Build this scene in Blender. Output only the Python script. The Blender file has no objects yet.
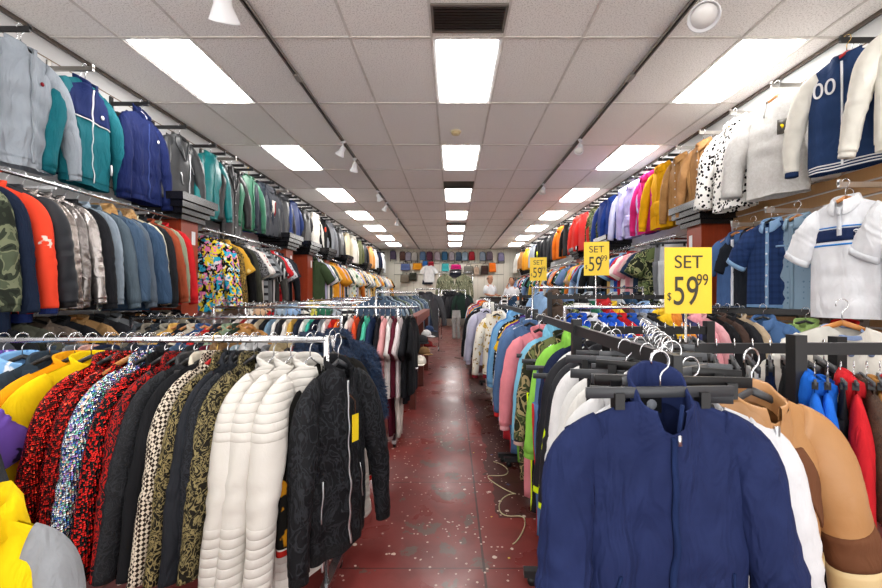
import bpy, math, random, re
from math import sin, cos, pi, radians, sqrt, exp
from mathutils import Vector, Matrix

C = bpy.context.scene.collection
R = random.Random(7)

# ------------------------------------------------------------------ camera, light, exposure
cam = bpy.data.objects.new('camera', bpy.data.cameras.new('camera'))
C.objects.link(cam)
cam.location = (0, 0, 1.45)
cam.rotation_euler = (pi / 2, 0, 0)
cam.data.sensor_width = 36
cam.data.lens = 392 / 882 * 36
cam.data.shift_x = -11 / 882
cam.data.shift_y = 1 / 882
cam.data.clip_start = 0.05
bpy.context.scene.camera = cam
w = bpy.data.worlds.new('world')
bpy.context.scene.world = w
w.use_nodes = True
w.node_tree.nodes['Background'].inputs[0].default_value = (1.0, 0.985, 0.965, 1)
w.node_tree.nodes['Background'].inputs[1].default_value = 2.2     # daylight through the open shop front behind the camera
LIGHT_STRENGTH = 15.0
VS = bpy.context.scene.view_settings
VS.view_transform = 'Standard'
VS.look = 'None'
VS.gamma = 1
VS.use_curve_mapping = False
VS.exposure = 0.35
bpy.context.scene.cycles.max_bounces = 16
bpy.context.scene.cycles.diffuse_bounces = 10

# ------------------------------------------------------------------ colours and materials
HEX = dict(
    black='#1c1c1f', jet='#121214', charcoal='#3a3c40', grey='#7c8085', lightgrey='#a9adb2', heather='#8e969e', white='#e4e4e6',
    offwhite='#dedbd2', cream='#d8cdb0', navy='#1d2a5a', velour='#26396b', deepnavy='#141b33', blue='#1f4fb8', royal='#2348b4',
    denim='#3f5c85', lightdenim='#8aa6c2', teal='#16767f', turquoise='#169d9d', mint='#5cc8ac', green='#2f6b45', kelly='#12805a',
    sage='#8d9a80', olive='#565a3a', lime='#8fd24a', yellow='#f0cf1c', gold='#eaa81c', mustard='#c8921f', orange='#f07a1c',
    coral='#e2492a', red='#c01f22', deepred='#7a1520', burgundy='#571b2b', pink='#e79aa4', blush='#d8b0a8', hotpink='#dc2a82',
    purple='#5b3a92', lavender='#a9a3d6', brown='#5a3a28', tan='#c58f58', camel='#b98a4c', beige='#c9b694', rust='#9a4526',
    slate='#3a4656', sky='#7fbfe6', silver='#d4d6d9', signyellow='#f6d62a', wine='#6b1f35', steel='#6f88a5')


def lin(h):
    if isinstance(h, (tuple, list)):
        return tuple(h)[:3] + (1,)
    h = HEX.get(h, h).lstrip('#')
    out = []
    for i in (0, 2, 4):
        c = int(h[i:i + 2], 16) / 255
        out.append(c / 12.92 if c <= 0.04045 else ((c + 0.055) / 1.055) ** 2.4)
    return tuple(out) + (1,)


_mats = {}


class NT:
    def __init__(s, name):
        s.m = bpy.data.materials.new(name)
        s.m.use_nodes = True
        s.t = s.m.node_tree
        s.b = s.t.nodes['Principled BSDF']
        s._tc = None

    def n(s, ty, **kw):
        x = s.t.nodes.new(ty)
        for k, v in kw.items():
            setattr(x, k, v)
        return x

    def l(s, a, b):
        s.t.links.new(a, b)

    def obj(s):
        if not s._tc:
            s._tc = s.n('ShaderNodeTexCoord')
        return s._tc.outputs['Object']

    def noise(s, scale, detail=3, vec=None, dist=0, rough=0.5):
        x = s.n('ShaderNodeTexNoise')
        x.inputs['Scale'].default_value = scale
        x.inputs['Detail'].default_value = detail
        x.inputs['Distortion'].default_value = dist
        x.inputs['Roughness'].default_value = rough
        s.l(vec or s.obj(), x.inputs['Vector'])
        return x.outputs['Fac']

    def ramp(s, fac, stops, interp='LINEAR'):
        x = s.n('ShaderNodeValToRGB')
        cr = x.color_ramp
        cr.interpolation = interp
        while len(cr.elements) < len(stops):
            cr.elements.new(0.5)
        for e, (p, c) in zip(cr.elements, stops):
            e.position = p
            e.color = lin(c) if isinstance(c, (str, tuple)) else (c, c, c, 1)
        s.l(fac, x.inputs[0])
        return x.outputs[0]

    def mix(s, fac, a, b):
        x = s.n('ShaderNodeMix', data_type='RGBA')
        if isinstance(fac, float):
            x.inputs[0].default_value = fac
        else:
            s.l(fac, x.inputs[0])
        for k, v in ((6, a), (7, b)):
            if isinstance(v, (str, tuple)):
                x.inputs[k].default_value = lin(v)
            else:
                s.l(v, x.inputs[k])
        return x.outputs[2]

    def math(s, op, a, b=0.0, clamp=False):
        x = s.n('ShaderNodeMath', operation=op, use_clamp=clamp)
        for i, v in enumerate((a, b)):
            if isinstance(v, (int, float)):
                x.inputs[i].default_value = v
            else:
                s.l(v, x.inputs[i])
        return x.outputs[0]

    def bump(s, h, strength, dist=0.01):
        x = s.n('ShaderNodeBump')
        x.inputs['Strength'].default_value = strength
        x.inputs['Distance'].default_value = dist
        s.l(h, x.inputs['Height'])
        s.l(x.outputs[0], s.b.inputs['Normal'])

    def wrinkle(s, st=0.5, dist=0.03, fine=500, fd=0.0015):
        mp = s.n('ShaderNodeMapping')
        mp.inputs['Scale'].default_value = (1.0, 1.0, 0.38)
        mp.inputs['Rotation'].default_value = (0.0, 0.25, 0.0)
        s.l(s.obj(), mp.inputs[0])
        a = s.noise(13, 3, vec=mp.outputs[0], dist=0.9, rough=0.45)
        s.bump(a, st, dist)

    def color(s, c):
        if isinstance(c, (str, tuple)):
            s.b.inputs['Base Color'].default_value = lin(c)
        else:
            s.l(c, s.b.inputs['Base Color'])

    def set(s, **kw):
        for k, v in kw.items():
            s.b.inputs[k.replace('_', ' ')].default_value = v


def mat(key):
    """'navy', 'leather:black', 'camo:green', 'stripe:red:white' ... -> a cached procedural material"""
    if not isinstance(key, str):
        return key
    if key in _mats:
        return _mats[key]
    p = key.split(':')
    kind, cols = (p[0], p[1:]) if len(p) > 1 else ('cloth', p)
    n = NT('fabric_' + '_'.join(p))
    c0 = cols[0]
    c1 = cols[1] if len(cols) > 1 else 'white'
    c2 = cols[2] if len(cols) > 2 else c1
    n.set(Roughness=0.85, Specular_IOR_Level=0.12)
    if kind in ('leather', 'satin', 'nylon', 'foil', 'sequin', 'quilt', 'plastic', 'metal', 'chrome', 'wood', 'gloss'):
        n.set(Specular_IOR_Level=0.5)
    if kind == 'cloth':
        d = n.noise(9, 4)
        k = n.ramp(d, [(0.3, 0.82), (0.7, 1.0)])
        x = n.n('ShaderNodeMix', data_type='RGBA', blend_type='MULTIPLY')
        x.inputs[0].default_value = 1
        x.inputs[6].default_value = lin(c0)
        n.l(k, x.inputs[7])
        n.color(x.outputs[2])
        n.wrinkle(0.55, 0.035)
    elif kind == 'velour':
        n.color(n.mix(n.noise(7, 5, dist=1.2), c0, c1))
        n.set(Roughness=0.75, Sheen_Weight=0.08, Sheen_Roughness=0.3)
        n.b.inputs['Sheen Tint'].default_value = lin(c2)
        n.wrinkle(0.75, 0.045)
    elif kind in ('leather', 'satin', 'nylon'):
        n.color(n.mix(n.noise(12, 4), c0, c1) if len(cols) > 1 else c0)
        n.set(Roughness={'leather': 0.33, 'satin': 0.38, 'nylon': 0.55}[kind], Specular_IOR_Level={'leather': 0.35, 'satin': 0.4, 'nylon': 0.2}[kind])
        n.bump(n.noise(30 if kind == 'leather' else 14, 5, dist=0.8), 0.45, 0.006)
    elif kind == 'quilt':
        sp = n.n('ShaderNodeSeparateXYZ')
        n.l(n.obj(), sp.inputs[0])
        z = sp.outputs[2]
        rib = n.math('ABSOLUTE', n.math('SINE', n.math('MULTIPLY', z, pi / .030)))
        zone = n.math('ADD', n.math('GREATER_THAN', z, -.33), n.math('LESS_THAN', z, -.60), True)
        h = n.math('MULTIPLY', n.math('POWER', rib, .5), zone)
        h = n.math('ADD', h, n.math('MULTIPLY', n.noise(14, 4, dist=0.8), .8))
        n.color(c0)
        n.set(Roughness=0.42)
        n.bump(h, 0.6, 0.008)
    elif kind == 'foil':
        n.color(c0)
        n.set(Roughness=0.22, Metallic=0.85)
        n.bump(n.noise(16, 5, dist=1), 0.8, 0.012)
    elif kind == 'fur':
        a = n.noise(22, 5, dist=1.5, rough=0.7)
        n.color(n.mix(n.ramp(a, [(0.38, 0.0), (0.62, 1.0)]), c0, c1))
        n.set(Roughness=0.95, Sheen_Weight=0.15)
        n.bump(n.noise(70, 5, dist=2.5, rough=0.8), 1.0, 0.02)
    elif kind == 'sequin':
        v = n.n('ShaderNodeTexVoronoi', feature='F1')
        v.inputs['Scale'].default_value = 130
        v.inputs['Randomness'].default_value = 0.35
        n.l(n.obj(), v.inputs['Vector'])
        sp = n.n('ShaderNodeSeparateColor')
        n.l(v.outputs['Color'], sp.inputs[0])
        stops = [(0.0, c1), (0.5, c0), (0.8, c0), (0.95, c2)]
        if c0 == 'holo':
            stops = [(0.0, '#2b3550'), (0.18, '#9fb7c8'), (0.32, '#3c68b0'), (0.46, '#c9d3d8'), (0.6, '#68b09a'), (0.72, '#d8b7a0'), (0.84, '#a07fc0'), (0.94, '#f2f2f2')]
        n.color(n.ramp(sp.outputs[0], stops, 'CONSTANT'))
        n.set(Roughness=0.25, Metallic=0.75)
        n.bump(v.outputs['Distance'], 0.8, 0.006)
        nm = n.n('ShaderNodeVectorMath', operation='ADD')
    elif kind == 'hounds':
        ck = n.n('ShaderNodeTexChecker')
        ck.inputs['Scale'].default_value = 88
        ck.inputs[1].default_value = lin(c0)
        ck.inputs[2].default_value = lin(c1)
        rv = n.n('ShaderNodeMapping')
        rv.inputs['Rotation'].default_value = (0.6, 0.5, 0.785)
        n.l(n.obj(), rv.inputs[0])
        n.l(rv.outputs[0], ck.inputs[0])
        n.color(ck.outputs[0])
    elif kind in ('brocade', 'paisley'):
        sc = 26 if kind == 'brocade' else 13
        a = n.noise(sc, 2, dist=2.6)
        f = n.ramp(a, [(0.44, 0.0), (0.475, 1.0), (0.53, 1.0), (0.56, 0.0)])
        n.color(n.mix(f, c0, c1))
        n.set(Roughness=0.55)
        n.bump(f, 0.5, 0.004)
    elif kind == 'camo':
        a = n.noise(11, 2, dist=0.8)
        n.color(n.ramp(a, [(0.0, c0), (0.42, c1), (0.5, c2), (0.57, cols[3] if len(cols) > 3 else 'black')], 'CONSTANT'))
    elif kind == 'leopard':
        v = n.n('ShaderNodeTexVoronoi', feature='F1')
        v.inputs['Scale'].default_value = 34
        n.l(n.obj(), v.inputs['Vector'])
        n.color(n.ramp(v.outputs['Distance'], [(0.0, c0), (0.42, c1)], 'CONSTANT'))
        n.bump(n.noise(120, 3), 0.7, 0.006)
    elif kind in ('floral', 'confetti', 'print'):
        v = n.n('ShaderNodeTexVoronoi', feature='F1')
        v.inputs['Scale'].default_value = {'floral': 17, 'confetti': 34, 'print': 14}[kind]
        nz = n.n('ShaderNodeTexNoise')
        nz.inputs['Scale'].default_value = 20
        n.l(n.obj(), nz.inputs[0])
        mx = n.mix(0.12, n.obj(), nz.outputs['Color'])
        n.l(mx, v.inputs['Vector'])
        sp = n.n('ShaderNodeSeparateColor')
        n.l(v.outputs['Color'], sp.inputs[0])
        if kind == 'confetti':
            n.color(n.ramp(sp.outputs[0], [(0, 'jet'), (0.25, '#2ba6c9'), (0.42, '#e8d52e'), (0.6, '#e27fb0'), (0.75, 'jet'), (0.9, 'white')], 'CONSTANT'))
        else:
            q_ = (.55, .56, .82) if kind == 'print' else (.3, .31, .65)
            f = n.ramp(sp.outputs[0], [(0.0, c0), (q_[0], c0), (q_[1], c1), (q_[2], c2)], 'CONSTANT')
            g = n.ramp(v.outputs['Distance'], [(0.35, 1.0), (0.45, 0.0)])
            n.color(n.mix(g, c0, f))
    elif kind in ('stripe', 'vstripe', 'plaid', 'dots'):
        sp = n.n('ShaderNodeSeparateXYZ')
        n.l(n.obj(), sp.inputs[0])
        ax = sp.outputs[2] if kind != 'vstripe' else sp.outputs[0]
        per = 0.09 if kind == 'stripe' else 0.05
        f = n.math('GREATER_THAN', n.math('FRACT', n.math('DIVIDE', ax, per)), 0.62)
        if kind == 'plaid':
            g = n.math('GREATER_THAN', n.math('FRACT', n.math('DIVIDE', sp.outputs[0], 0.05)), 0.62)
            f = n.math('MULTIPLY', n.math('ADD', f, g), 0.5)
        if kind == 'dots':
            v = n.n('ShaderNodeTexVoronoi', feature='F1')
            v.inputs['Scale'].default_value = 26
            v.inputs['Randomness'].default_value = 0.1
            n.l(n.obj(), v.inputs['Vector'])
            f = n.math('LESS_THAN', v.outputs['Distance'], 0.3)
        n.color(n.mix(f, c0, c1))
    elif kind in ('plastic', 'metal', 'chrome', 'wood', 'gloss'):
        n.color(c0)
        n.set(Roughness={'plastic': 0.45, 'metal': 0.35, 'chrome': 0.24, 'wood': 0.4, 'gloss': 0.2}[kind])
        if kind in ('metal', 'chrome'):
            n.set(Metallic=1.0)
        if kind == 'wood':
            mp = n.n('ShaderNodeMapping')
            mp.inputs['Scale'].default_value = (14, 14, 1.4)
            n.l(n.obj(), mp.inputs[0])
            n.color(n.mix(n.noise(2.2, 5, vec=mp.outputs[0], dist=1.5), c0, c1))
    _mats[key] = n.m
    return n.m


# ------------------------------------------------------------------ mesh helpers
class MB:
    def __init__(s):
        s.v, s.f = [], []

    def grid(s, rows, closed=False, flip=False):
        b = len(s.v)
        nr, nc = len(rows), len(rows[0])
        for r in rows:
            s.v += [tuple(p) for p in r]
        for i in range(nr - 1):
            for j in range(nc if closed else nc - 1):
                k = (j + 1) % nc
                q = (b + i * nc + j, b + i * nc + k, b + (i + 1) * nc + k, b + (i + 1) * nc + j)
                s.f.append(q[::-1] if flip else q)
        return b

    def cap(s, base, n, flip=False):
        q = tuple(range(base, base + n))
        s.f.append(q[::-1] if flip else q)

    def box(s, x0, x1, y0, y1, z0, z1):
        b = len(s.v)
        s.v += [(x, y, z) for z in (z0, z1) for y in (y0, y1) for x in (x0, x1)]
        s.f += [tuple(b + i for i in q) for q in ((0, 2, 3, 1), (4, 5, 7, 6), (0, 1, 5, 4), (2, 6, 7, 3), (0, 4, 6, 2), (1, 3, 7, 5))]
        return s

    def tube(s, pts, r, n=8, caps=True, ry=None, up=Vector((0, 1, 0)), rfun=None):
        pts = [Vector(p) for p in pts]
        rows = []
        for i, p in enumerate(pts):
            t = (pts[min(i + 1, len(pts) - 1)] - pts[max(i - 1, 0)]).normalized()
            a = up - t * up.dot(t)
            if a.length < 0.05:
                a = Vector((0, 0, 1)) - t * t.z
            a.normalize()
            c = t.cross(a)
            rr = r[i] if isinstance(r, (list, tuple)) else r
            r2 = (ry[i] if isinstance(ry, (list, tuple)) else ry) if ry is not None else rr
            row = []
            for j in range(n):
                th = 2 * pi * j / n
                k = rfun(i, th) if rfun else 1
                row.append(p + c * (rr * cos(th) * k) + a * (r2 * sin(th) * k))
            rows.append(row)
        b = s.grid(rows, closed=True)
        if caps:
            s.cap(b, n, True)
            s.cap(b + (len(rows) - 1) * n, n)
        return s

    def lathe(s, prof, n=20, cx=0, cy=0):
        rows = [[(cx + r * cos(2 * pi * j / n), cy + r * sin(2 * pi * j / n), z) for j in range(n)] for r, z in prof]
        b = s.grid(rows, closed=True)
        s.cap(b, n)
        s.cap(b + (len(rows) - 1) * n, n)
        return s

    def xf(s, M):
        s.v = [tuple(M @ Vector(p)) for p in s.v]
        return s

    def mesh(s, name, smooth=True, fix=True):
        me = bpy.data.meshes.new(name)
        me.from_pydata(s.v, [], s.f)
        if fix:
            import bmesh
            bm = bmesh.new()
            bm.from_mesh(me)
            bmesh.ops.recalc_face_normals(bm, faces=bm.faces)
            bm.to_mesh(me)
            bm.free()
        if smooth:
            me.shade_smooth()
        me.update()
        return me


def tag(o, label=None, cat=None, group=None, kind=None):
    for k, v in (('label', label), ('category', cat), ('group', group), ('kind', kind)):
        if v:
            o[k] = v
    return o


def add(name, me, m=None, parent=None, loc=None, rot=None, scale=None):
    if isinstance(me, MB):
        me = me.mesh(name)
    if m is not None and not len(me.materials):
        me.materials.append(None)
    o = bpy.data.objects.new(name, me)
    C.objects.link(o)
    if m is not None:
        o.material_slots[0].link = 'OBJECT'
        o.material_slots[0].material = mat(m)
    if parent:
        o.parent = parent
    if loc:
        o.location = loc
    if rot:
        o.rotation_euler = rot
    if scale:
        o.scale = scale
    return o


def empty(name, loc=(0, 0, 0), rz=0, **kw):
    o = bpy.data.objects.new(name, None)
    o.empty_display_size = 0.1
    C.objects.link(o)
    o.location = loc
    o.rotation_euler = (0, 0, rz)
    tag(o, **kw)
    return o


def bevel(o, w=0.006, seg=2):
    b = o.modifiers.new('bevel', 'BEVEL')
    b.width = w
    b.segments = seg
    b.limit_method = 'ANGLE'
    o.data.shade_flat()
    return o


_tmesh = {}


def text_mesh(body, size, depth=0.001):
    """lettering as a mesh centred on the origin in the XZ plane, facing -Y"""
    k = (body, size, depth)
    if k in _tmesh:
        return _tmesh[k]
    cu = bpy.data.curves.new('lettering', 'FONT')
    cu.body = body
    cu.size = size
    cu.align_x = 'CENTER'
    cu.align_y = 'CENTER'
    cu.extrude = depth
    o = bpy.data.objects.new('lettering', cu)
    C.objects.link(o)
    bpy.context.view_layer.update()
    me = bpy.data.meshes.new_from_object(o.evaluated_get(bpy.context.evaluated_depsgraph_get()))
    bpy.data.objects.remove(o)
    me.transform(Matrix.Rotation(pi / 2, 4, 'X'))
    me.materials.clear()
    _tmesh[k] = me
    return me


# ------------------------------------------------------------------ garments
def ss(a, b, x):
    t = min(1, max(0, (x - a) / (b - a)))
    return t * t * (3 - 2 * t)


class Shape:
    """the hanging torso of a garment: hook at the origin, width along X, front towards -Y"""

    def __init__(s, seed, W=0.235, L=0.66, T=0.055, hemW=0.95, fold=0.012, neck=0.07, ndrop=0.05, slope=0.40, quilt=0, lump=0):
        r = random.Random(seed)
        s.W, s.L, s.T, s.hemW, s.fold, s.neck, s.ndrop, s.slope, s.quilt, s.lump = W, L, T, hemW, fold, neck, ndrop, slope, quilt, lump
        s.w = [(r.uniform(14, 24), r.uniform(-3, 3), r.uniform(0, 6.3), 1.0), (r.uniform(26, 44), r.uniform(-5, 5), r.uniform(0, 6.3), 0.55),
               (r.uniform(50, 80), r.uniform(-9, 9), r.uniform(0, 6.3), 0.25)]
        s.h = [(r.uniform(18, 30), r.uniform(6, 14), r.uniform(0, 6.3)), (r.uniform(40, 60), r.uniform(-16, 16), r.uniform(0, 6.3))]
        s.zt0 = -0.10

    def ztop(s, a, side):
        a = abs(a)
        if a < s.neck:
            d = (s.ndrop if side < 0 else 0.01) * cos(a / s.neck * pi / 2)
            return s.zt0 - d
        return s.zt0 - s.slope * (a - s.neck)

    def wv(s, v):
        return s.W * (1 - 0.13 * ss(.03, .24, v)) * (1 + (s.hemW - 0.95) * v) * (1 + .03 * ss(.3, .9, v))

    def pt(s, u, v, side, off=0.0):
        Wv = s.wv(v)
        x = u * Wv
        a = abs(u) * s.W
        zt = s.ztop(a, side)
        z = zt + (-0.10 - s.L - zt) * v
        c = min(1, abs(u)) ** (1 / 0.85)
        yf = sqrt(max(0, 1 - c * c)) ** 0.8
        top = 0.004 + 0.052 * exp(-(a / (s.neck * 1.08)) ** 6)
        T = top + (s.T - top) * (0.55 * min(1, v / .22) ** 0.5 + 0.45 * ss(0, 0.4, v))
        if s.quilt:
            T += 0.010 * abs(sin(z * pi / s.quilt)) * min(1, v * 5)
        f = 0
        for k, kz, ph, am in s.w:
            f += am * sin(k * x + kz * z + ph + (1.7 if side > 0 else 0))
        for kz, kx, ph in s.h:
            f += 0.28 * sin(kz * z + kx * x * (1 if u > 0 else -1) + ph)
        if s.lump:
            f += s.lump * (sin(61 * x + 47 * z) * sin(53 * z - 31 * x + 1) + 0.6 * sin(97 * z + 3 * sin(70 * x)))
        f *= s.fold * (0.25 + 0.75 * min(1, v * 2)) * (0.3 + 0.7 * yf)
        return Vector((x + 0.3 * f * (1 if side < 0 else -1), side * (T * yf + off) + f * (-1 if side < 0 else 1) * 0.9, z))

    def body(s, nt, nv, v0=0.0, v1=1.0, sc=1.0, off=0.0):
        mb = MB()
        rows = []
        for i in range(nv + 1):
            v = v0 + (v1 - v0) * i / nv
            row = []
            for j in range(nt):
                th = 2 * pi * j / nt
                c, q = cos(th), sin(th)
                u = math.copysign(abs(c) ** 0.85, c)
                side = 1 if q > 0 else -1
                p = s.pt(u * sc, v, side, off if abs(u) < 0.98 else 0)
                if abs(u) > 0.98:
                    p.y *= 0.3
                row.append(p)
            rows.append(row)
        mb.grid(rows, closed=True)
        return mb, rows

    def front(s, x, z, off=0.004, side=-1):
        u = x / s.W
        for _ in range(2):
            zt = s.ztop(abs(u) * s.W, side)
            v = min(1.2, max(0, (z - zt) / (-0.10 - s.L - zt)))
            Wv = s.wv(v)
            u = max(-1, min(1, x / Wv))
        return s.pt(u, v, side, off)

    def strip(s, z0, z1, xl, xr, n=14, m=3, off=0.004, side=-1, th=0.004):
        """a panel lying on the torso between heights z0 and z1 and the x functions xl, xr; has thickness"""
        mb = MB()
        fl = (lambda q: xl) if not callable(xl) else xl
        fr = (lambda q: xr) if not callable(xr) else xr
        def face(o):
            rows = []
            for i in range(n + 1):
                z = z0 + (z1 - z0) * i / n
                a, b = fl(z), fr(z)
                rows.append([s.front(a + (b - a) * j / m, z, o, side) for j in range(m + 1)])
            return rows
        A, B = face(off), face(off - th - 0.003)
        loop = []
        for ra, rb in zip(A, B):
            loop.append(ra + rb[::-1])
        b = mb.grid(loop, closed=True)
        k = 2 * (m + 1)
        mb.cap(b, k)
        mb.cap(b + n * k, k)
        return mb


def sleeve_mb(S, sx, n, m, L=0.58, r0=0.070, r1=0.048, spread=0.10, fwd=0.03, seed=0, quilt=0, v0=0.0, v1=1.0, k=1.0, lump=0, fl=0.86):
    r = random.Random(seed * 13 + (5 if sx > 0 else 0))
    zs = S.ztop(S.W, 1)
    A = (S.W - .095, S.ztop(S.W - .095, 1) - r0 * .80)
    B = (S.W - .02, zs - r0 * .55 - .005)
    E = (S.W - .02 + spread * .35, zs - .18)
    F = (S.W - .02 + spread, zs - L)
    j1, j2, j3 = r.uniform(.6, 1.4), r.uniform(-.015, .015), r.uniform(0, 6)
    hand = r.uniform(-.012, .02)
    pts, ra, rb = [], [], []
    ts = .24 if L > .4 else .45

    def at(t):
        if t < ts:
            q = t / ts
            c1, c2 = B, (S.W + .004, zs - .09)
            x = (1 - q) ** 3 * A[0] + 3 * q * (1 - q) ** 2 * c1[0] + 3 * q * q * (1 - q) * c2[0] + q ** 3 * E[0]
            z = (1 - q) ** 3 * A[1] + 3 * q * (1 - q) ** 2 * c1[1] + 3 * q * q * (1 - q) * c2[1] + q ** 3 * E[1]
            if L <= .4:
                x = A[0] + (F[0] - A[0]) * t
                z = A[1] + (F[1] - A[1]) * (t ** 1.25)
        else:
            q = (t - ts) / (1 - ts)
            x = E[0] + (F[0] - E[0]) * q + .012 * sin(pi * q) * j1
            z = E[1] + (F[1] - E[1]) * q
            if L <= .4:
                x = A[0] + (F[0] - A[0]) * t
                z = A[1] + (F[1] - A[1]) * (t ** 1.25)
        x += hand * t * t
        y = -fwd * t * t - 0.018 * sin(pi * t) * j1 + j2 * t
        return Vector((sx * x, y, z))
    for i in range(m + 1):
        t = v0 + (v1 - v0) * i / m
        pts.append(at(t))
        e = r0 + (r1 - r0) * ss(.1, 1, t)
        ra.append(e * k * (.84 + .16 * ss(0, .2, t)))
        rb.append(e * k * fl * (.45 + .55 * ss(0, .28, t)))
    a1, a2, a3 = r.uniform(0, 6), r.uniform(0, 6), r.uniform(0, 6)

    def rf(i, th):
        t = v0 + (v1 - v0) * i / m
        g = ss(.1, .3, t)
        q = 1 + g * (0.045 * sin(2 * th + 7 * t + a1) + 0.04 * sin(3 * th + 15 * t + a3))
        q += g * .05 * exp(-((t - .52) / .13) ** 2) * sin(58 * t + a2 + 1.6 * sin(th + a1))
        q += g * .035 * exp(-((t - .93) / .09) ** 2) * sin(75 * t + a3 + sin(2 * th))
        if quilt:
            q += 0.085 * abs(sin(L * t * pi / quilt))
        if lump:
            q += 0.07 * sin(7 * th + 31 * t) * sin(47 * t + 2 * th)
        return q
    return MB().tube(pts, ra, n, True, ry=rb, rfun=rf), pts, (ra, rb)


def collar_mb(S, style, n=22):
    mb = MB()
    nk = S.neck
    gap = {'stand': 0.16, 'fold': 0.3, 'crew': 0.0, 'hood': 0.35, 'open': 0.6, 'high': 0.2}[style]
    rows = []
    for j in range(n + 1 if gap else n):
        th = (-pi / 2 + gap) + (2 * pi - 2 * gap) * j / n
        c, q = cos(th), sin(th)
        back = (q + 1) / 2
        fr = 1 - back
        zb = S.zt0 - S.ndrop * (fr ** 1.6) - 0.004

        def P(rr, z, op=0.0):
            th2 = pi / 2 + (th - pi / 2) * (1 - op)
            return (rr * cos(th2), rr * sin(th2) * 0.82, z)
        if style in ('stand', 'high'):
            h = 0.045 if style == 'stand' else 0.062 + .03 * back
            o = .05 if style == 'stand' else .11
            zb -= 0.01
            w = 0.006 * sin(5 * th)
            row = [P(nk * 1.0, zb), P(nk * 1.06, zb + h * .5, o * .5), P(nk * 1.07 + w, zb + h, o), P(nk * 1.02 + w, zb + h + .006, o), P(nk * 0.95 + w, zb + h, o), P(nk * 0.92, zb + h * .4, o * .5), P(nk * .92, zb - .01)]
        elif style == 'fold' or style == 'open':
            ln = (0.05 if style == 'fold' else 0.085) * (0.75 + 0.6 * ss(0.6, 1, fr))
            row = [P(nk * .90, zb), P(nk * .93, zb + .03), P(nk * 1.0, zb + .042), P(nk * 1.12, zb + .034), P(nk * 1.25, zb + .03 - ln * .6), P(nk * 1.38, zb + .025 - ln), P(nk * 1.3, zb + .02 - ln), P(nk * 1.1, zb + .01)]
        elif style == 'crew':
            row = [P(nk * .92, zb - .004), P(nk * .98, zb + .008), P(nk * 1.06, zb + .004), P(nk * 1.1, zb - .012)]
        else:
            bb = ss(0.25, 0.9, back)
            w = 0.01 * sin(7 * th)
            row = [P(nk * .86, zb - .01), P(nk * 1.0, zb + .045), P(nk * (1.1 + .25 * bb) + w, zb + .055 + .02 * bb), P(nk * (1.25 + .55 * bb) + w, zb + .03), P(nk * (1.35 + .75 * bb), zb - .02 - .05 * bb), P(nk * (1.25 + .7 * bb) + w, zb - .03 - .12 * bb), P(nk * (1.0 + .1 * bb), zb - .02 - .16 * bb)]
        rows.append(row)
    if not gap:
        rows.append(rows[0])
    mb.grid(rows)
    return mb


def dec(S, name, role, *a, **k):
    return (name, S.strip(*a, **k), role, None)


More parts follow.
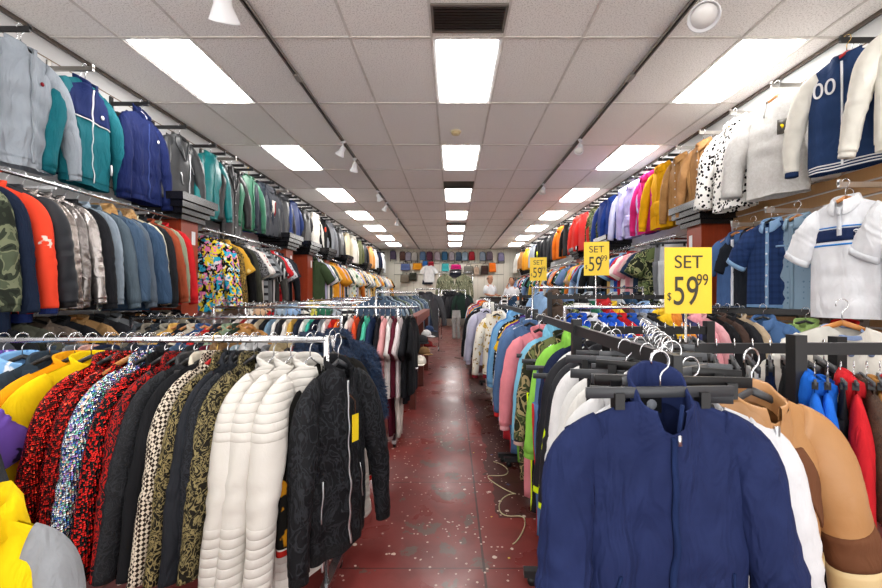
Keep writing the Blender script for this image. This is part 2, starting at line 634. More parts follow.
def proto(kind, seed, lod):
    """-> list of (part name, mesh, material role, index of parent part)"""
    nt, nv, sn, sm = {2: (80, 38, 24, 36), 1: (30, 16, 12, 14), 0: (18, 8, 8, 7)}[lod]
    P = []
    r = random.Random(seed)
    kw = dict(W=0.235, L=0.64, T=0.052)
    sl = dict(L=0.58)
    col, band, longs = 'stand', True, True
    puff = 0
    if kind in ('jacket', 'track'):
        pass
    elif kind == 'windbreaker':
        kw.update(W=.245, L=.68, fold=.016)
    elif kind == 'velour':
        kw.update(W=.245, L=.68, fold=.013, ndrop=.075, T=.066)
        col = 'high'
        sl = dict(L=.64, r0=.066, r1=.06, spread=.045)
    elif kind == 'blazer':
        kw.update(W=.215, L=.82, fold=.007, ndrop=.12)
        sl = dict(L=.66, spread=.15)
        col, band = 'open', False
    elif kind == 'coat':
        kw.update(W=.23, L=.92, fold=.009, ndrop=.11)
        sl = dict(L=.62, spread=.12)
        col, band = 'open', False
    elif kind == 'biker':
        kw.update(W=.23, L=.58, fold=.010, ndrop=.08)
        col, band = 'open', False
    elif kind == 'moto':
        kw.update(W=.22, L=.82, fold=.008, ndrop=.05, T=.055)
        sl = dict(L=.70, r0=.072, r1=.050, spread=.13)
        band = False
    elif kind == 'puffer':
        kw.update(W=.25, L=.66, fold=.006, quilt=0.09, T=.07)
        sl = dict(L=.58, r0=.082, r1=.062, quilt=.09, fl=1)
    elif kind == 'fur':
        kw.update(W=.25, L=.70, fold=.010, T=.078, lump=1.0, ndrop=.06)
        sl = dict(L=.58, r0=.09, r1=.075, lump=1, fl=1)
        col, band = 'hood' if seed % 2 else 'open', False
    elif kind == 'hoodie':
        kw.update(W=.24, L=.66, fold=.014)
        col = 'hood'
        sl = dict(L=.60, r0=.074, r1=.052)
    elif kind == 'denim':
        kw.update(W=.23, L=.62, fold=.009, ndrop=.06)
        col = 'fold'
    elif kind == 'sweater':
        kw.update(W=.235, L=.64, fold=.013)
        col = 'crew'
    elif kind == 'varsity':
        kw.update(W=.25, L=.66, fold=.010)
    elif kind in ('shirt', 'polo'):
        kw.update(W=.235, L=.68, fold=.010, ndrop=.05)
        col, band, longs = 'fold', False, False
        sl = dict(L=.27, r0=.082, r1=.09, spread=.085, fwd=.005, fl=.5)
    elif kind == 'tee':
        kw.update(W=.235, L=.66, fold=.013, ndrop=.045)
        col, band, longs = 'crew', False, False
        sl = dict(L=.25, r0=.082, r1=.088, spread=.08, fwd=.005, fl=.5)
    elif kind == 'vest':
        kw.update(W=.2, L=.62, fold=.01, quilt=.08, T=.07)
        longs = None
    S = Shape(seed, **kw)
    hem = -0.10 - S.L
    b, rows = S.body(nt, nv)
    P.append(('body', b, 'main', None))
    if longs is not None:
        for sx in (-1, 1):
            a, pts, rr = sleeve_mb(S, sx, sn, sm, seed=seed, **sl)
            P.append(('sleeve', a, 'sleeve', None))
            if longs and lod > 0 and kind not in ('blazer', 'coat', 'fur', 'biker', 'moto'):
                k = len(P) - 1
                c, _, _ = sleeve_mb(S, sx, sn, 4, seed=seed, v0=.97, v1=1.06, k=0.9, **{**sl, 'quilt': 0})
                P.append(('cuff', c, 'trim', k))
            elif kind in ('polo', 'shirt') and lod == 2:
                k = len(P) - 1
                c, _, _ = sleeve_mb(S, sx, sn, 2, seed=seed, v0=.9, v1=1.01, k=1.04, **sl)
                P.append(('cuff', c, 'trim', k))
    P.append(('hood' if col == 'hood' else 'collar', collar_mb(S, col, 26 if lod else 14), 'collar', None))
    if band and lod > 0:
        bm_, _ = S.body(nt, 3, .995, 1.075, .97, -.004)
        P.append(('hem_band', bm_, 'trim', None))
    if kind in ('jacket', 'windbreaker', 'velour', 'varsity', 'track', 'puffer', 'hoodie', 'moto') and lod > 0:
        P.append(('zipper', S.strip(S.zt0 - S.ndrop - .005, hem - .02, -.006, .006, n=nv * 2, m=1, off=.007), 'zip', None))
    if kind == 'velour' and lod == 2:
        P.append(('collar_zipper', MB().tube([(0.008, -.062, -.165), (.010, -.066, -.135), (.014, -.067, -.10)], .005, 6), 'zip', None))
        P.append(('zipper_pull', MB().box(-.0035, .0035, -.081, -.076, -.192, -.168), 'metal', None))
    if kind in ('shirt', 'polo', 'denim', 'coat', 'blazer') and lod > 0:
        x0 = 0.0 if kind not in ('coat', 'blazer') else 0.0
        zl = hem if kind != 'polo' else S.zt0 - S.ndrop - .16
        P.append(('placket', S.strip(S.zt0 - S.ndrop - .004, zl, x0 - .014, x0 + .014, n=nv * 2, m=2, off=.007), 'trim2', None))
        if lod == 2 or (lod == 1 and kind in ('denim', 'coat')):
            z = S.zt0 - S.ndrop - .04
            while z > zl + .02:
                p = S.front(x0, z, .011)
                P.append(('button', MB().lathe([(.004, -.002), (.0085, -.001), (.0085, .001), (.004, .002)], 8).xf(Matrix.Translation(p) @ Matrix.Rotation(pi / 2, 4, 'X')), 'metal', None))
                z -= .085 if kind != 'coat' else .14
    if kind in ('blazer', 'coat', 'biker') and lod > 0:
        zv = {'blazer': -.40, 'coat': -.42, 'biker': -.34}[kind]
        for sx in (-1, 1):
            def xi(z, sx=sx):
                t = (z + .13) / (zv + .13)
                return sx * (.058 * (1 - t) + .004)
            def xo(z, sx=sx):
                t = (z + .13) / (zv + .13)
                return sx * (.058 * (1 - t) + .004 + (.065 if t < .45 else .065 * (1 - (t - .45) / .55)) * (0.6 + .4 * min(1, t * 4)))
            P.append(('lapel', S.strip(-.13, zv, xi, xo, n=14, m=3, off=.009), 'collar', None))
    if kind == 'biker' and lod > 0:
        P.append(('zipper', S.strip(-.15, hem + .02, lambda z: .085 - .03 * (-.15 - z) * 3, lambda z: .095 - .03 * (-.15 - z) * 3, n=12, m=1, off=.011), 'metal', None))
        P.append(('pocket_zipper', S.strip(-.46, -.56, lambda z: -.09 - (z + .46) * .5, lambda z: -.08 - (z + .46) * .5, n=5, m=1, off=.01), 'metal', None))
        P.append(('pocket_zipper', S.strip(-.34, -.42, lambda z: .10 - (z + .34) * .9, lambda z: .11 - (z + .34) * .9, n=5, m=1, off=.01), 'metal', None))
        P.append(('waist_belt', S.body(nt, 2, .93, 1.0, 1.01, .006)[0], 'main', None))
    if kind in ('denim', 'shirt') and lod == 2:
        for sx in (-1, 1) if kind == 'denim' else (1,):
            P.append(('chest_pocket', S.strip(-.27, -.38, sx * .13 - .045, sx * .13 + .045, n=4, m=4, off=.005), 'main', None))
    if kind == 'hoodie' and lod > 0:
        P.append(('front_pocket', S.strip(-.50, -.66, lambda z: -.08 - .05 * (-.50 - z) / .16, lambda z: .08 + .05 * (-.50 - z) / .16, n=5, m=8, off=.008), 'main', None))
    if kind in ('velour', 'track', 'windbreaker') and lod == 2:
        for sx in (-1, 1):
            P.append(('pocket_welt', S.strip(-.50, -.64, lambda z, sx=sx: sx * (.135 + (-.50 - z) * .18) - .004, lambda z, sx=sx: sx * (.135 + (-.50 - z) * .18) + .004, n=6, m=1, off=.005), 'zip', None))
    if kind in ('track',) and lod > 0:
        for sx in (-1, 1):
            pts = []
            zs = S.zt0 - S.slope * (S.W - S.neck)
            c, pp, rr = sleeve_mb(S, sx, sn, sm, seed=seed, **sl)
            q = MB()
            q.tube([Vector(p) + Vector((sx * rr[0][i] * .82, 0, 0)) for i, p in enumerate(pp)], .009, 6, ry=.017)
            P.append(('sleeve_stripe', q, 'trim', 1 if sx < 0 else [i for i, t in enumerate(P) if t[0] == 'sleeve'][1]))
    if kind == 'moto' and lod == 2:
        for z in [-.20 - .035 * i for i in range(4)]:
            pass
        P.append(('collar_snap', MB().lathe([(.002, -.002), (.009, -.002), (.009, .002), (.002, .003)], 10).xf(Matrix.Translation(S.front(.03, -.17, .012)) @ Matrix.Rotation(pi / 2, 4, 'X')), 'metal', None))
    if kind == 'fur' and lod > 0 and seed >= 130:
        rr_ = random.Random(seed)
        for q in [i for i, t in enumerate(P) if t[0] in ('body', 'sleeve', 'hood', 'collar')]:
            src = P[q][1]
            me = src.mesh('tmp')
            pl = MB()
            N = int((9000 if lod == 2 else 2500) * {'body': 1, 'sleeve': .5}.get(P[q][0], .3))
            fc = list(me.polygons)
            ws = [f.area for f in fc]
            for f in rr_.choices(fc, ws, k=N):
                vs = [me.vertices[i].co for i in f.vertices]
                a, b_ = rr_.random(), rr_.random()
                p = (vs[0] * (1 - a) + vs[1] * a) * (1 - b_) + (vs[-1] * (1 - a) + vs[-2] * a) * b_ if len(vs) == 4 else f.center
                nn = f.normal.copy()
                dd = (nn * .75 + Vector((rr_.uniform(-.6, .6), rr_.uniform(-.6, .6), rr_.uniform(-1.0, .2)))).normalized()
                sd = dd.cross(nn)
                if sd.length < .01:
                    continue
                sd = sd.normalized() * .0028
                Lh = rr_.uniform(.016, .034)
                k0 = len(pl.v)
                pl.v += [tuple(p + sd), tuple(p - sd), tuple(p + dd * Lh * .6 - sd * .6 + Vector((0, 0, -.002))), tuple(p + dd * Lh + Vector((0, 0, -.006)))]
                pl.f += [(k0, k0 + 1, k0 + 2), (k0, k0 + 2, k0 + 3)]
            bpy.data.meshes.remove(me)
            P.append(('fur_pile', pl, P[q][2], q))
    return [(n, m.mesh(n, fix=n != 'fur_pile'), role, par) for n, m, role, par in P], S


_proto = {}


def get_proto(kind, seed, lod):
    k = (kind, seed, lod)
    if k not in _proto:
        _proto[k] = pants_proto(kind, seed, lod) if kind in ('pants', 'shorts') else proto(kind, seed, lod)
    return _proto[k]


def pants_proto(kind, seed, lod):
    r = random.Random(seed)
    nt = {2: 24, 1: 14, 0: 8}[lod]
    L = 0.98 if kind == 'pants' else 0.46
    P = []
    w = 0.13
    hip = MB()
    rows = []
    for i in range(7):
        t = i / 6
        rows.append([((w + .02 * t) * math.copysign(abs(cos(a)) ** .8, cos(a)), (.014 + .034 * ss(0, 1, t)) * sin(a) + .004 * sin(6 * a + i), -.11 - .24 * t) for a in [2 * pi * j / nt for j in range(nt)]])
    b = hip.grid(rows, closed=True)
    hip.cap(b, nt)
    P.append(('hip', hip, 'main', None))
    for sx in (-1, 1):
        n = 12 if lod else 6
        pts = [(sx * (.075 + .006 * sin(5 * t + seed)), .01 * sin(4 * t + sx + seed), -.29 - (L - .24) * t) for t in [i / n for i in range(n + 1)]]
        a1 = r.uniform(0, 6)
        P.append(('leg', MB().tube(pts, [.078 - .022 * i / n for i in range(n + 1)], nt // 2 + 4, True, ry=[.05 - .012 * i / n for i in range(n + 1)], rfun=lambda i, th: 1 + .09 * sin(3 * th + i * .3 + a1) + .05 * sin(i * 1.3 + th)), 'sleeve', None))
        if lod:
            k = len(P) - 1
            P.append(('side_stripe', MB().tube([(p[0] + sx * (.070 - .020 * i / n), p[1], p[2]) for i, p in enumerate(pts)], .009, 6, ry=.014), 'trim', k))
    wb = MB()
    rows = [[((w + .002) * math.copysign(abs(cos(a)) ** .8, cos(a)), .018 * sin(a), z) for a in [2 * pi * j / nt for j in range(nt)]] for z in (-.10, -.14)]
    wb.grid(rows, closed=True)
    P.append(('waistband', wb, 'collar', None))
    return [(n, m.mesh(n), role, par) for n, m, role, par in P], None


# hangers
_hang = {}


def hanger_mesh(kind, what, lod):
    k = (kind, what, lod)
    if k in _hang:
        return _hang[k]
    m = MB()
    if what == 'hook':
        n = 9 if lod else 6
        pts = [(.0, 0, -.078), (.0, 0, -.045), (.006, 0, -.034)] + [(.024 * cos(a), 0, -.008 + .026 * sin(a)) for a in [-.6 + (pi + .9) * i / n for i in range(n + 1)]]
        m.tube(pts, .0024 if lod else .003, 6 if lod else 4)
    elif kind == 'wood':
        for sx in (-1, 1):
            m.tube([(0, 0, -.088), (sx * .06, 0, -.110), (sx * .14, -.003, -.148), (sx * .185, -.004, -.170)], [.012, .012, .010, .009], 8, ry=[.006, .006, .006, .008])
    elif kind == 'clip':
        m.box(-.19, .19, -.006, .006, -.098, -.072)
    elif kind == 'wire':
        m.tube([(-.18, 0, -.165), (-.04, 0, -.105), (0, 0, -.08), (.04, 0, -.105), (.18, 0, -.165)], .004, 6)
    else:
        for sx in (-1, 1):
            m.tube([(0, 0, -.086), (sx * .05, 0, -.106), (sx * .14, 0, -.148), (sx * .185, 0, -.168)], [.010, .010, .008, .007], 6, ry=[.006, .006, .005, .006])
    _hang[k] = m.mesh('hanger_' + what)
    return _hang[k]


HANGM = dict(black=('plastic:jet', 'hanger of black plastic', 'chrome:silver'), wood=('wood:#c98a4a:#a8672c', 'wooden hanger', 'chrome:silver'), grey=('plastic:charcoal', 'dark grey plastic hanger', 'chrome:silver'),
             white=('plastic:white', 'white plastic hanger', 'chrome:silver'), red=('plastic:red', 'red plastic hanger', 'chrome:#c8a860'), clip=('plastic:charcoal', 'flat clip hanger', 'chrome:silver'),
             wire=('chrome:silver', 'wire hanger', 'chrome:silver'))
GARM = []   # (row, root, desc, category) in order along each row
HNG = []


def garment(kind, colors, desc, loc, rz, row, lod=1, seed=None, hanger='black', flat=1.0, scale=1.0, extras=None, tilt=0.0, cat=None, wx=1.0):
    """colors: main[/trim[/sleeve[/zip[/collar]]]]"""
    c = (colors if isinstance(colors, list) else [colors]) + [None] * 5
    main = c[0]
    trim = c[1] or main
    slv = c[2] or main
    zp = c[3] or ('metal:silver' if lod == 2 else trim)
    colr = c[4] or (trim if kind in ('tee', 'varsity') else main)
    role = dict(main=main, trim=trim, sleeve=slv, zip=zp, collar=colr, metal='metal:silver', trim2=c[1] or main)
    if seed is None:
        seed = R.randrange(4)
    parts, S = get_proto(kind, seed, lod)
    CAT = dict(jacket='jacket', windbreaker='jacket', velour='jacket', blazer='blazer', coat='coat', biker='jacket', moto='jacket', puffer='jacket', fur='fur jacket', hoodie='hoodie', denim='denim jacket',
               sweater='sweatshirt', varsity='jacket', shirt='shirt', polo='polo shirt', tee='t-shirt', vest='vest', pants='trousers', shorts='shorts', track='track jacket')
    NAME = dict(jacket='zip_jacket', windbreaker='windbreaker', velour='velour_jacket', blazer='blazer', coat='overcoat', biker='biker_jacket', moto='quilted_jacket', puffer='puffer_jacket', fur='fur_jacket', hoodie='hoodie',
                denim='denim_jacket', sweater='sweatshirt', varsity='varsity_jacket', shirt='button_shirt', polo='polo_shirt', tee='tee_shirt', vest='padded_vest', pants='trousers', shorts='shorts', track='track_jacket')
    root = empty(NAME[kind], loc, rz)
    root.rotation_euler = (0, tilt, rz)
    root.scale = (scale * wx, scale * flat, scale)
    obs = []
    for nm, me, ro, par in parts:
        obs.append(add(nm, me, role[ro], obs[par] if par is not None else root))
        if nm == 'fur_pile':
            obs[-1]['kind'] = 'stuff'
    if extras:
        extras(root, S, obs)
    GARM.append([row, root, desc, cat or CAT[kind]])
    if hanger:
        hm, hd, hk = HANGM[hanger]
        hk_kind = hanger if hanger in ('wood', 'clip', 'wire') else 'plain'
        h = empty(hanger.replace('clip', 'clip').replace('wire', 'wire') + '_hanger' if hanger in ('wood', 'clip', 'wire') else 'coat_hanger', loc, rz)
        h.scale = (scale * wx, scale, scale)
        h.rotation_euler = (0, tilt, rz)
        add('hanger_bar', hanger_mesh(hk_kind, 'bar', lod), hm, h)
        add('hook', hanger_mesh(hk_kind, 'hook', lod), hk, h)
        if hanger == 'clip' and lod:
            for sx in (-1, 1):
                add('clip', CLIP, 'plastic:jet', h, loc=(sx * .11, 0, 0))
        HNG.append([row, h, hd, desc])
    return root


CLIP = MB().box(-.012, .012, -.014, .014, -.125, -.085).mesh('clip', smooth=False)


def logo_disc(root, S, x, z, r, m, name='emblem', off=.009):
    p = S.front(x, z, off)
    return add(name, MB().lathe([(.001, -.001), (r, -.001), (r, .0015), (.001, .0015)], 16).xf(Matrix.Translation(p) @ Matrix.Rotation(pi / 2, 4, 'X')), m, root)

# ------------------------------------------------------------------ the setting
XL, XR, YB, YF, ZC = -3.38, 3.25, 18.3, -1.7, 3.60


def struct(name, me, m, parent=None, **k):
    o = add(name, me, m, parent, **k)
    if not parent:
        o['kind'] = 'structure'
    return o


n = NT('painted_concrete')
_mats['floor'] = n.m
big = n.noise(1.1, 5, dist=0.6)
base = n.ramp(big, [(0.3, '#5c2422'), (0.55, '#752f2b'), (0.75, '#863b35')])
fine = n.noise(6, 6, dist=0.4)
base = n.mix(n.ramp(fine, [(0.5, 0.0), (0.75, 0.5)]), base, '#4a1614')
sp = n.n('ShaderNodeSeparateXYZ')
n.l(n.obj(), sp.inputs[0])
X, Y = sp.outputs[0], sp.outputs[1]
# worn paint showing the grey slab, mostly along one strip of the aisle
wn = n.noise(5.5, 6, dist=0.3, rough=0.65)
strip = n.math('SUBTRACT', 1.0, n.math('MULTIPLY', n.math('ABSOLUTE', n.math('ADD', X, 0.03)), 2.6), True)
wm = n.math('MULTIPLY', n.math('GREATER_THAN', n.math('ADD', wn, n.math('MULTIPLY', strip, 0.10)), 0.645), n.math('LESS_THAN', Y, 4.5))
base = n.mix(n.math('MULTIPLY', wm, 0.85), base, '#57473f')
# brown unpainted patch under the right-hand rail
rb = n.math('MULTIPLY', n.math('GREATER_THAN', n.math('ADD', X, n.math('MULTIPLY', n.noise(2.5, 4), 0.35)), 0.47), n.math('GREATER_THAN', Y, 2.55))
base = n.mix(n.math('MULTIPLY', rb, 0.8), base, '#39231f')
# joints
for ax, off, per in ((Y, 2.08, 0.955), (X, 0.17, 1.9)):
    d = n.math('ABSOLUTE', n.math('SUBTRACT', n.math('FRACT', n.math('ADD', n.math('DIVIDE', n.math('SUBTRACT', ax, off), per), 0.5)), 0.5))
    ln = n.math('LESS_THAN', n.math('ADD', d, n.math('MULTIPLY', n.noise(20, 2), 0.002)), (0.005 if per < 1 else 0.0045))
    base = n.mix(n.math('MULTIPLY', ln, 0.8), base, '#2b1512')
# flecks of white paint and lint
for sc, th, colr in ((9, 0.075, '#d9c9b8'), (22, 0.11, '#cdb8a8'), (4.3, -0.01, '#d8c04a'), (3.1, 0.0, '#38507a')):
    v = n.n('ShaderNodeTexVoronoi', feature='F1')
    v.inputs['Scale'].default_value = sc
    v.inputs['Randomness'].default_value = 1
    wv = n.mix(0.08, n.obj(), n.noise(12, 3))
    n.l(n.obj(), v.inputs['Vector'])
    m1 = n.math('LESS_THAN', n.math('ADD', v.outputs['Distance'], n.math('MULTIPLY', n.noise(40, 3), 0.12)), th + 0.10)
    keep = n.math('GREATER_THAN', n.noise(1.6, 3), 0.45)
    base = n.mix(n.math('MULTIPLY', n.math('MULTIPLY', m1, keep), 0.75), base, colr)
n.color(base)
rr = n.ramp(n.noise(3, 5), [(0.3, 0.24), (0.7, 0.42)])
n.l(rr, n.b.inputs['Roughness'])
n.set(Specular_IOR_Level=0.6)
n.bump(n.noise(14, 5), 0.15, 0.01)

n = NT('ceiling_tile')
_mats['tile'] = n.m
n.color(n.mix(n.ramp(n.noise(85, 4, rough=0.7), [(0.36, 0.0), (0.5, 1.0)]), '#bdb5ae', '#f4efea'))
n.set(Roughness=0.8, Sheen_Weight=0.7, Sheen_Roughness=0.5)
n.bump(n.noise(85, 4), 0.12, 0.003)

n = NT('slatwall')
_mats['slat'] = n.m
sp = n.n('ShaderNodeSeparateXYZ')
n.l(n.obj(), sp.inputs[0])
g = n.math('LESS_THAN', n.math('FRACT', n.math('DIVIDE', sp.outputs[2], 0.228)), 0.045)
n.color(n.mix(g, '#e4e4e4', '#7a5d45'))
n.set(Roughness=0.45)
n = NT('back_panel')
_mats['backwall'] = n.m
sp = n.n('ShaderNodeSeparateXYZ')
n.l(n.obj(), sp.inputs[0])
g = n.math('LESS_THAN', n.math('FRACT', n.math('DIVIDE', sp.outputs[0], 0.3)), 0.05)
n.color(n.mix(g, '#e2ddd0', '#b9b3a4'))
n = NT('light_lens')
_mats['lens'] = n.m
n.color('white')
n.b.inputs['Emission Color'].default_value = (1, 0.97, 0.94, 1)
n.b.inputs['Emission Strength'].default_value = LIGHT_STRENGTH

struct('floor', MB().box(XL, XR, YF, YB, -0.1, 0), 'floor')
struct('wall_left', MB().box(XL - .1, XL, YF, YB, 0, ZC + .15), 'slat')
struct('wall_right', MB().box(XR, XR + .1, YF, YB, 0, ZC + .15), 'slat')
struct('wall_back', MB().box(XL - .1, XR + .1, YB, YB + .1, 0, ZC + .15), 'backwall')
GX = [XL, -2.78, -2.18, -1.51, -.85, -.17, .43, 1.09, 1.75, 2.42, 3.02, XR]
LIGHT_Y = [1.36, 3.83, 6.17, 8.46, 10.6, 12.63, 14.7, 16.65]
GY = [YF, -.45]
for yc in LIGHT_Y:
    GY += [yc - .56, yc + .56]
GY += [YB]
LC = (1, 5, 9)
lit, vents = set(), {}
for j in range(len(GY) - 1):
    if any(abs((GY[j] + GY[j + 1]) / 2 - yc) < .01 for yc in LIGHT_Y):
        for i in LC:
            lit.add((i, j))
cm = MB()
for i in range(len(GX) - 1):
    for j in range(len(GY) - 1):
        if (i, j) not in lit:
            b = len(cm.v)
            cm.v += [(GX[i], GY[j], ZC), (GX[i + 1], GY[j], ZC), (GX[i + 1], GY[j + 1], ZC), (GX[i], GY[j + 1], ZC)]
            cm.f.append((b, b + 1, b + 2, b + 3))
cm.box(XL - .1, XR + .1, YF, YB + .1, ZC + .14, ZC + .2)
struct('ceiling', cm.mesh('ceiling', smooth=False, fix=False), 'tile')
gm = MB()
for x in GX[1:-1]:
    gm.box(x - .011, x + .011, YF, YB, ZC - .006, ZC + .004)
for y in GY[1:-1]:
    gm.box(XL, XR, y - .011, y + .011, ZC - .007, ZC + .003)
struct('trim_1', gm.mesh('ceiling_grid', smooth=False), 'cloth:#e0dad4')
em = MB().box(XL, XL + .03, YF, YB, ZC - .03, ZC - .002).box(XR - .03, XR, YF, YB, ZC - .03, ZC - .002)
struct('trim_2', em.mesh('wall_angle', smooth=False), 'gloss:#5b5149')
# wooden slat panel on the right wall by the shirts
sm = MB()
for k in range(16):
    sm.box(XR - .02, XR, 0.5, 4.5, .75 + .114 * k, .75 + .114 * k + .095)
struct('trim_3', sm.mesh('wood_slats', smooth=False), 'wood:#c79e70:#b58a5c')

HG = 'recessed ceiling light panels'
COLN = {1: 'left', 5: 'middle', 9: 'right'}
ORD = ['nearest', 'second', 'third', 'fourth', 'fifth', 'sixth', 'seventh', 'eighth', 'ninth']
fr = lens = None
first_j = min(j for i, j in lit if GY[j + 1] > 2)
for (i, j) in sorted(lit, key=lambda t: (t[0], t[1])):
    x0, x1, y0, y1 = -.30, .30, 0, 1.12
    if fr is None:
        f = MB()
        b = len(f.v)
        H = 0.02
        o_ = [(x0, y0, 0), (x1, y0, 0), (x1, y1, 0), (x0, y1, 0)]
        i_ = [(x0 + .03, y0 + .03, 0), (x1 - .03, y0 + .03, 0), (x1 - .03, y1 - .03, 0), (x0 + .03, y1 - .03, 0)]
        t_ = [(x0 + .06, y0 + .045, H), (x1 - .06, y0 + .045, H), (x1 - .06, y1 - .045, H), (x0 + .06, y1 - .045, H)]
        f.grid([o_, i_, t_], closed=True)
        fr = f.mesh('frame', smooth=False)
        lens = MB().box(x0 + .06, x1 - .06, y0 + .045, y1 - .045, -.012, H + .01).mesh('lens', smooth=False)
    q = (j - first_j) // 2
    t = empty('ceiling_light', ((GX[i] + GX[i + 1]) / 2, GY[j], ZC - .002), label=(f'{ORD[q]} bright white recessed light panel in the {COLN[i]} ceiling row' if q >= 0 else f'white recessed light panel over the camera in the {COLN[i]} ceiling row'), cat='ceiling light', group=HG)
    if q < 0:
        t['label'] = f'white recessed light panel {"just behind" if q == -1 else "well behind"} the camera, {COLN[i]} ceiling row'
    add('frame', fr, 'gloss:#dcdcdc', t)
    add('lens', lens, 'lens', t)
for (y, d, nm) in ((2.88, .31, 'dark air vent in the ceiling before the nearest middle light'), (7.40, .46, 'dark grey air vent before the third middle ceiling light'), (11.6, .42, 'small dark vent before the far middle ceiling lights')):
    t = empty('ceiling_vent', (.13, y, ZC), label=nm, cat='vent', group='air vents in the ceiling')
    add('frame', MB().box(-.29, .29, 0, .02, -.02, -.004).box(-.29, .29, d - .02, d, -.02, -.004).box(-.29, -.27, .02, d - .02, -.02, -.004).box(.27, .29, .02, d - .02, -.02, -.004).mesh('f', smooth=False), 'gloss:#6b645d', t)
    s = MB()
    for k in range(9):
        yy = .03 + (d - .06) * k / 8.5
        s.box(-.27, .27, yy, yy + .012, -.018, -.006)
    add('louver', s.mesh('louver', smooth=False), 'metal:#6a6560', t)
    add('backing', MB().box(-.27, .27, .02, d - .02, -.005, -.003).mesh('b', smooth=False), 'plastic:#3a3633', t)
t = empty('smoke_detector', (.05, 5.15, ZC), label='round cream smoke detector between the nearest two middle lights', cat='smoke detector')
add('base', MB().lathe([(.07, -.012), (.07, -.001)], 20), 'plastic:cream', t)
add('cover', MB().lathe([(.02, -.05), (.05, -.045), (.058, -.03), (.058, -.012)], 20), 'plastic:#cdb98c', t)

# lighting tracks and their spotlights
for sx, x, nm in ((-1, -1.51, 'left'), (1, 1.75, 'right')):
    t = empty('lighting_track', (x, 0, ZC), label=f'long grey ceiling track carrying spotlights on the {nm} side', cat='lighting track')
    add('rail', MB().box(-.02, -.012, -1, YB, -.03, -.007).box(.012, .02, -1, YB, -.03, -.007).box(-.02, .02, -1, YB, -.012, -.007).mesh('rail', smooth=False), 'gloss:#8c8680', t)
    add('conductor', MB().box(-.012, .012, -1, YB, -.016, -.012).mesh('c', smooth=False), 'plastic:#222222', t)
    for k in range(8):
        add('joint', MB().box(-.026, .026, -.06, .06, -.034, -.008).mesh('joint', smooth=False), 'plastic:#9a948d', t, loc=(0, 1.4 + 2.44 * k, 0))
spot_parts = None
SP = [(-1.51, 2.57, 200, 'by the top edge over the left rail'), (-1.51, 5.43, 240, 'nearest in the left track cluster'), (-1.51, 6.1, 205, 'second in the left track cluster'), (-1.51, 8.0, 150, 'third on the left track'),
      (-1.51, 9.0, 240, 'fourth on the left track'), (-1.51, 10.8, 200, 'farthest on the left track'),
      (1.75, 2.70, -40, 'nearest and largest on the right track'), (1.75, 5.36, -30, 'second on the right track'), (1.75, 7.5, -30, 'third on the right track'), (1.75, 9.9, -30, 'farthest on the right track')]
stem_m = MB().tube([(0, 0, 0), (0, 0, -.07)], .009, 8).box(-.022, .022, -.05, .05, -.012, 0).mesh('stem')
yoke_m = MB().tube([(0, 0, -.07), (0, -.04, -.085), (0, -.045, -.12)], .007, 6).mesh('yoke')
head_m = MB().lathe([(.028, .07), (.036, .05), (.038, .0), (.062, -.055), (.066, -.062), (.061, -.064), (.034, -.01)], 20).xf(Matrix.Translation((0, -.03, -.125)) @ Matrix.Rotation(radians(-38), 4, 'X')).mesh('head')
bulb_m = MB().lathe([(.02, -.02), (.05, -.045), (.052, -.055), (.01, -.06)], 16).xf(Matrix.Translation((0, -.03, -.125)) @ Matrix.Rotation(radians(-38), 4, 'X')).mesh('bulb')
for x, y, a, nm in SP:
    t = empty('track_spotlight', (x, y, ZC - .03), radians(a), label=f'small white spotlight, {nm}', cat='spotlight', group='spotlights on the ceiling tracks')
    add('stem', stem_m, 'plastic:white', t)
    add('yoke', yoke_m, 'plastic:white', t)
    add('lamp_head', head_m, 'plastic:white', t)
    add('bulb', bulb_m, 'gloss:#f4f2ee', t)
    if y < 2.8:
        t.scale = (1.5,) * 3

# wooden columns with black shelf capitals
ORDN = ['nearest', 'second', 'third', 'fourth', 'fifth', 'sixth', 'seventh', 'eighth']
for side, ys in ((-1, (4.41, 7.12, 8.15, 9.3, 10.9, 13.5, 16.0)), (1, (4.70, 7.35, 9.0, 13.2, 16.4))):
    xw = XL if side < 0 else XR
    for k, y in enumerate(ys):
        sn = 'left' if side < 0 else 'right'
        t = empty('display_column', (xw, y, 0), label=f'{ORDN[k]} red-brown wooden column with black ledge on the {sn} wall', cat='column', group='wooden columns along the walls')
        d = .43 if side < 0 else .35
        o = add('shaft', MB().box(0, -side * d, -.14, .14, 0, 2.28).mesh('shaft', smooth=False), 'wood:#a8401c:#7c2a12', t)
        for q, (w_, z0, z1) in enumerate(((.06, 2.27, 2.33), (.10, 2.33, 2.39), (.14, 2.39, 2.46), (.17, 2.46, 2.54))):
            add('ledge_molding', MB().box(0, -side * (d + w_ * .8), -.14 - w_, .14 + w_, z0, z1).mesh('m', smooth=False), 'gloss:#17171a', t)
        add('price_card', MB().box(-side * (d + .004), -side * (d + .001), .03, .09, 2.02, 2.17).mesh('card', smooth=False), 'plastic:white', t)


# ------------------------------------------------------------------ rails, arms and racks
def arm(side, y, z, L=.36, m='plastic:jet', desc=''):
    xw = XL if side < 0 else XR
    t = empty('faceout_bar', (xw, y, z))
    add('bar', MB().box(-side * .01, -side * L, -.009, .009, -.036, .0).mesh('bar', smooth=False), m, t)
    add('bracket', MB().box(0, -side * .015, -.018, .018, -.06, .05).mesh('bracket', smooth=False), m, t)
    add('end_stop', MB().box(-side * L, -side * (L - .012), -.010, .010, -.022, .016).mesh('stop', smooth=False), m, t)
    return t


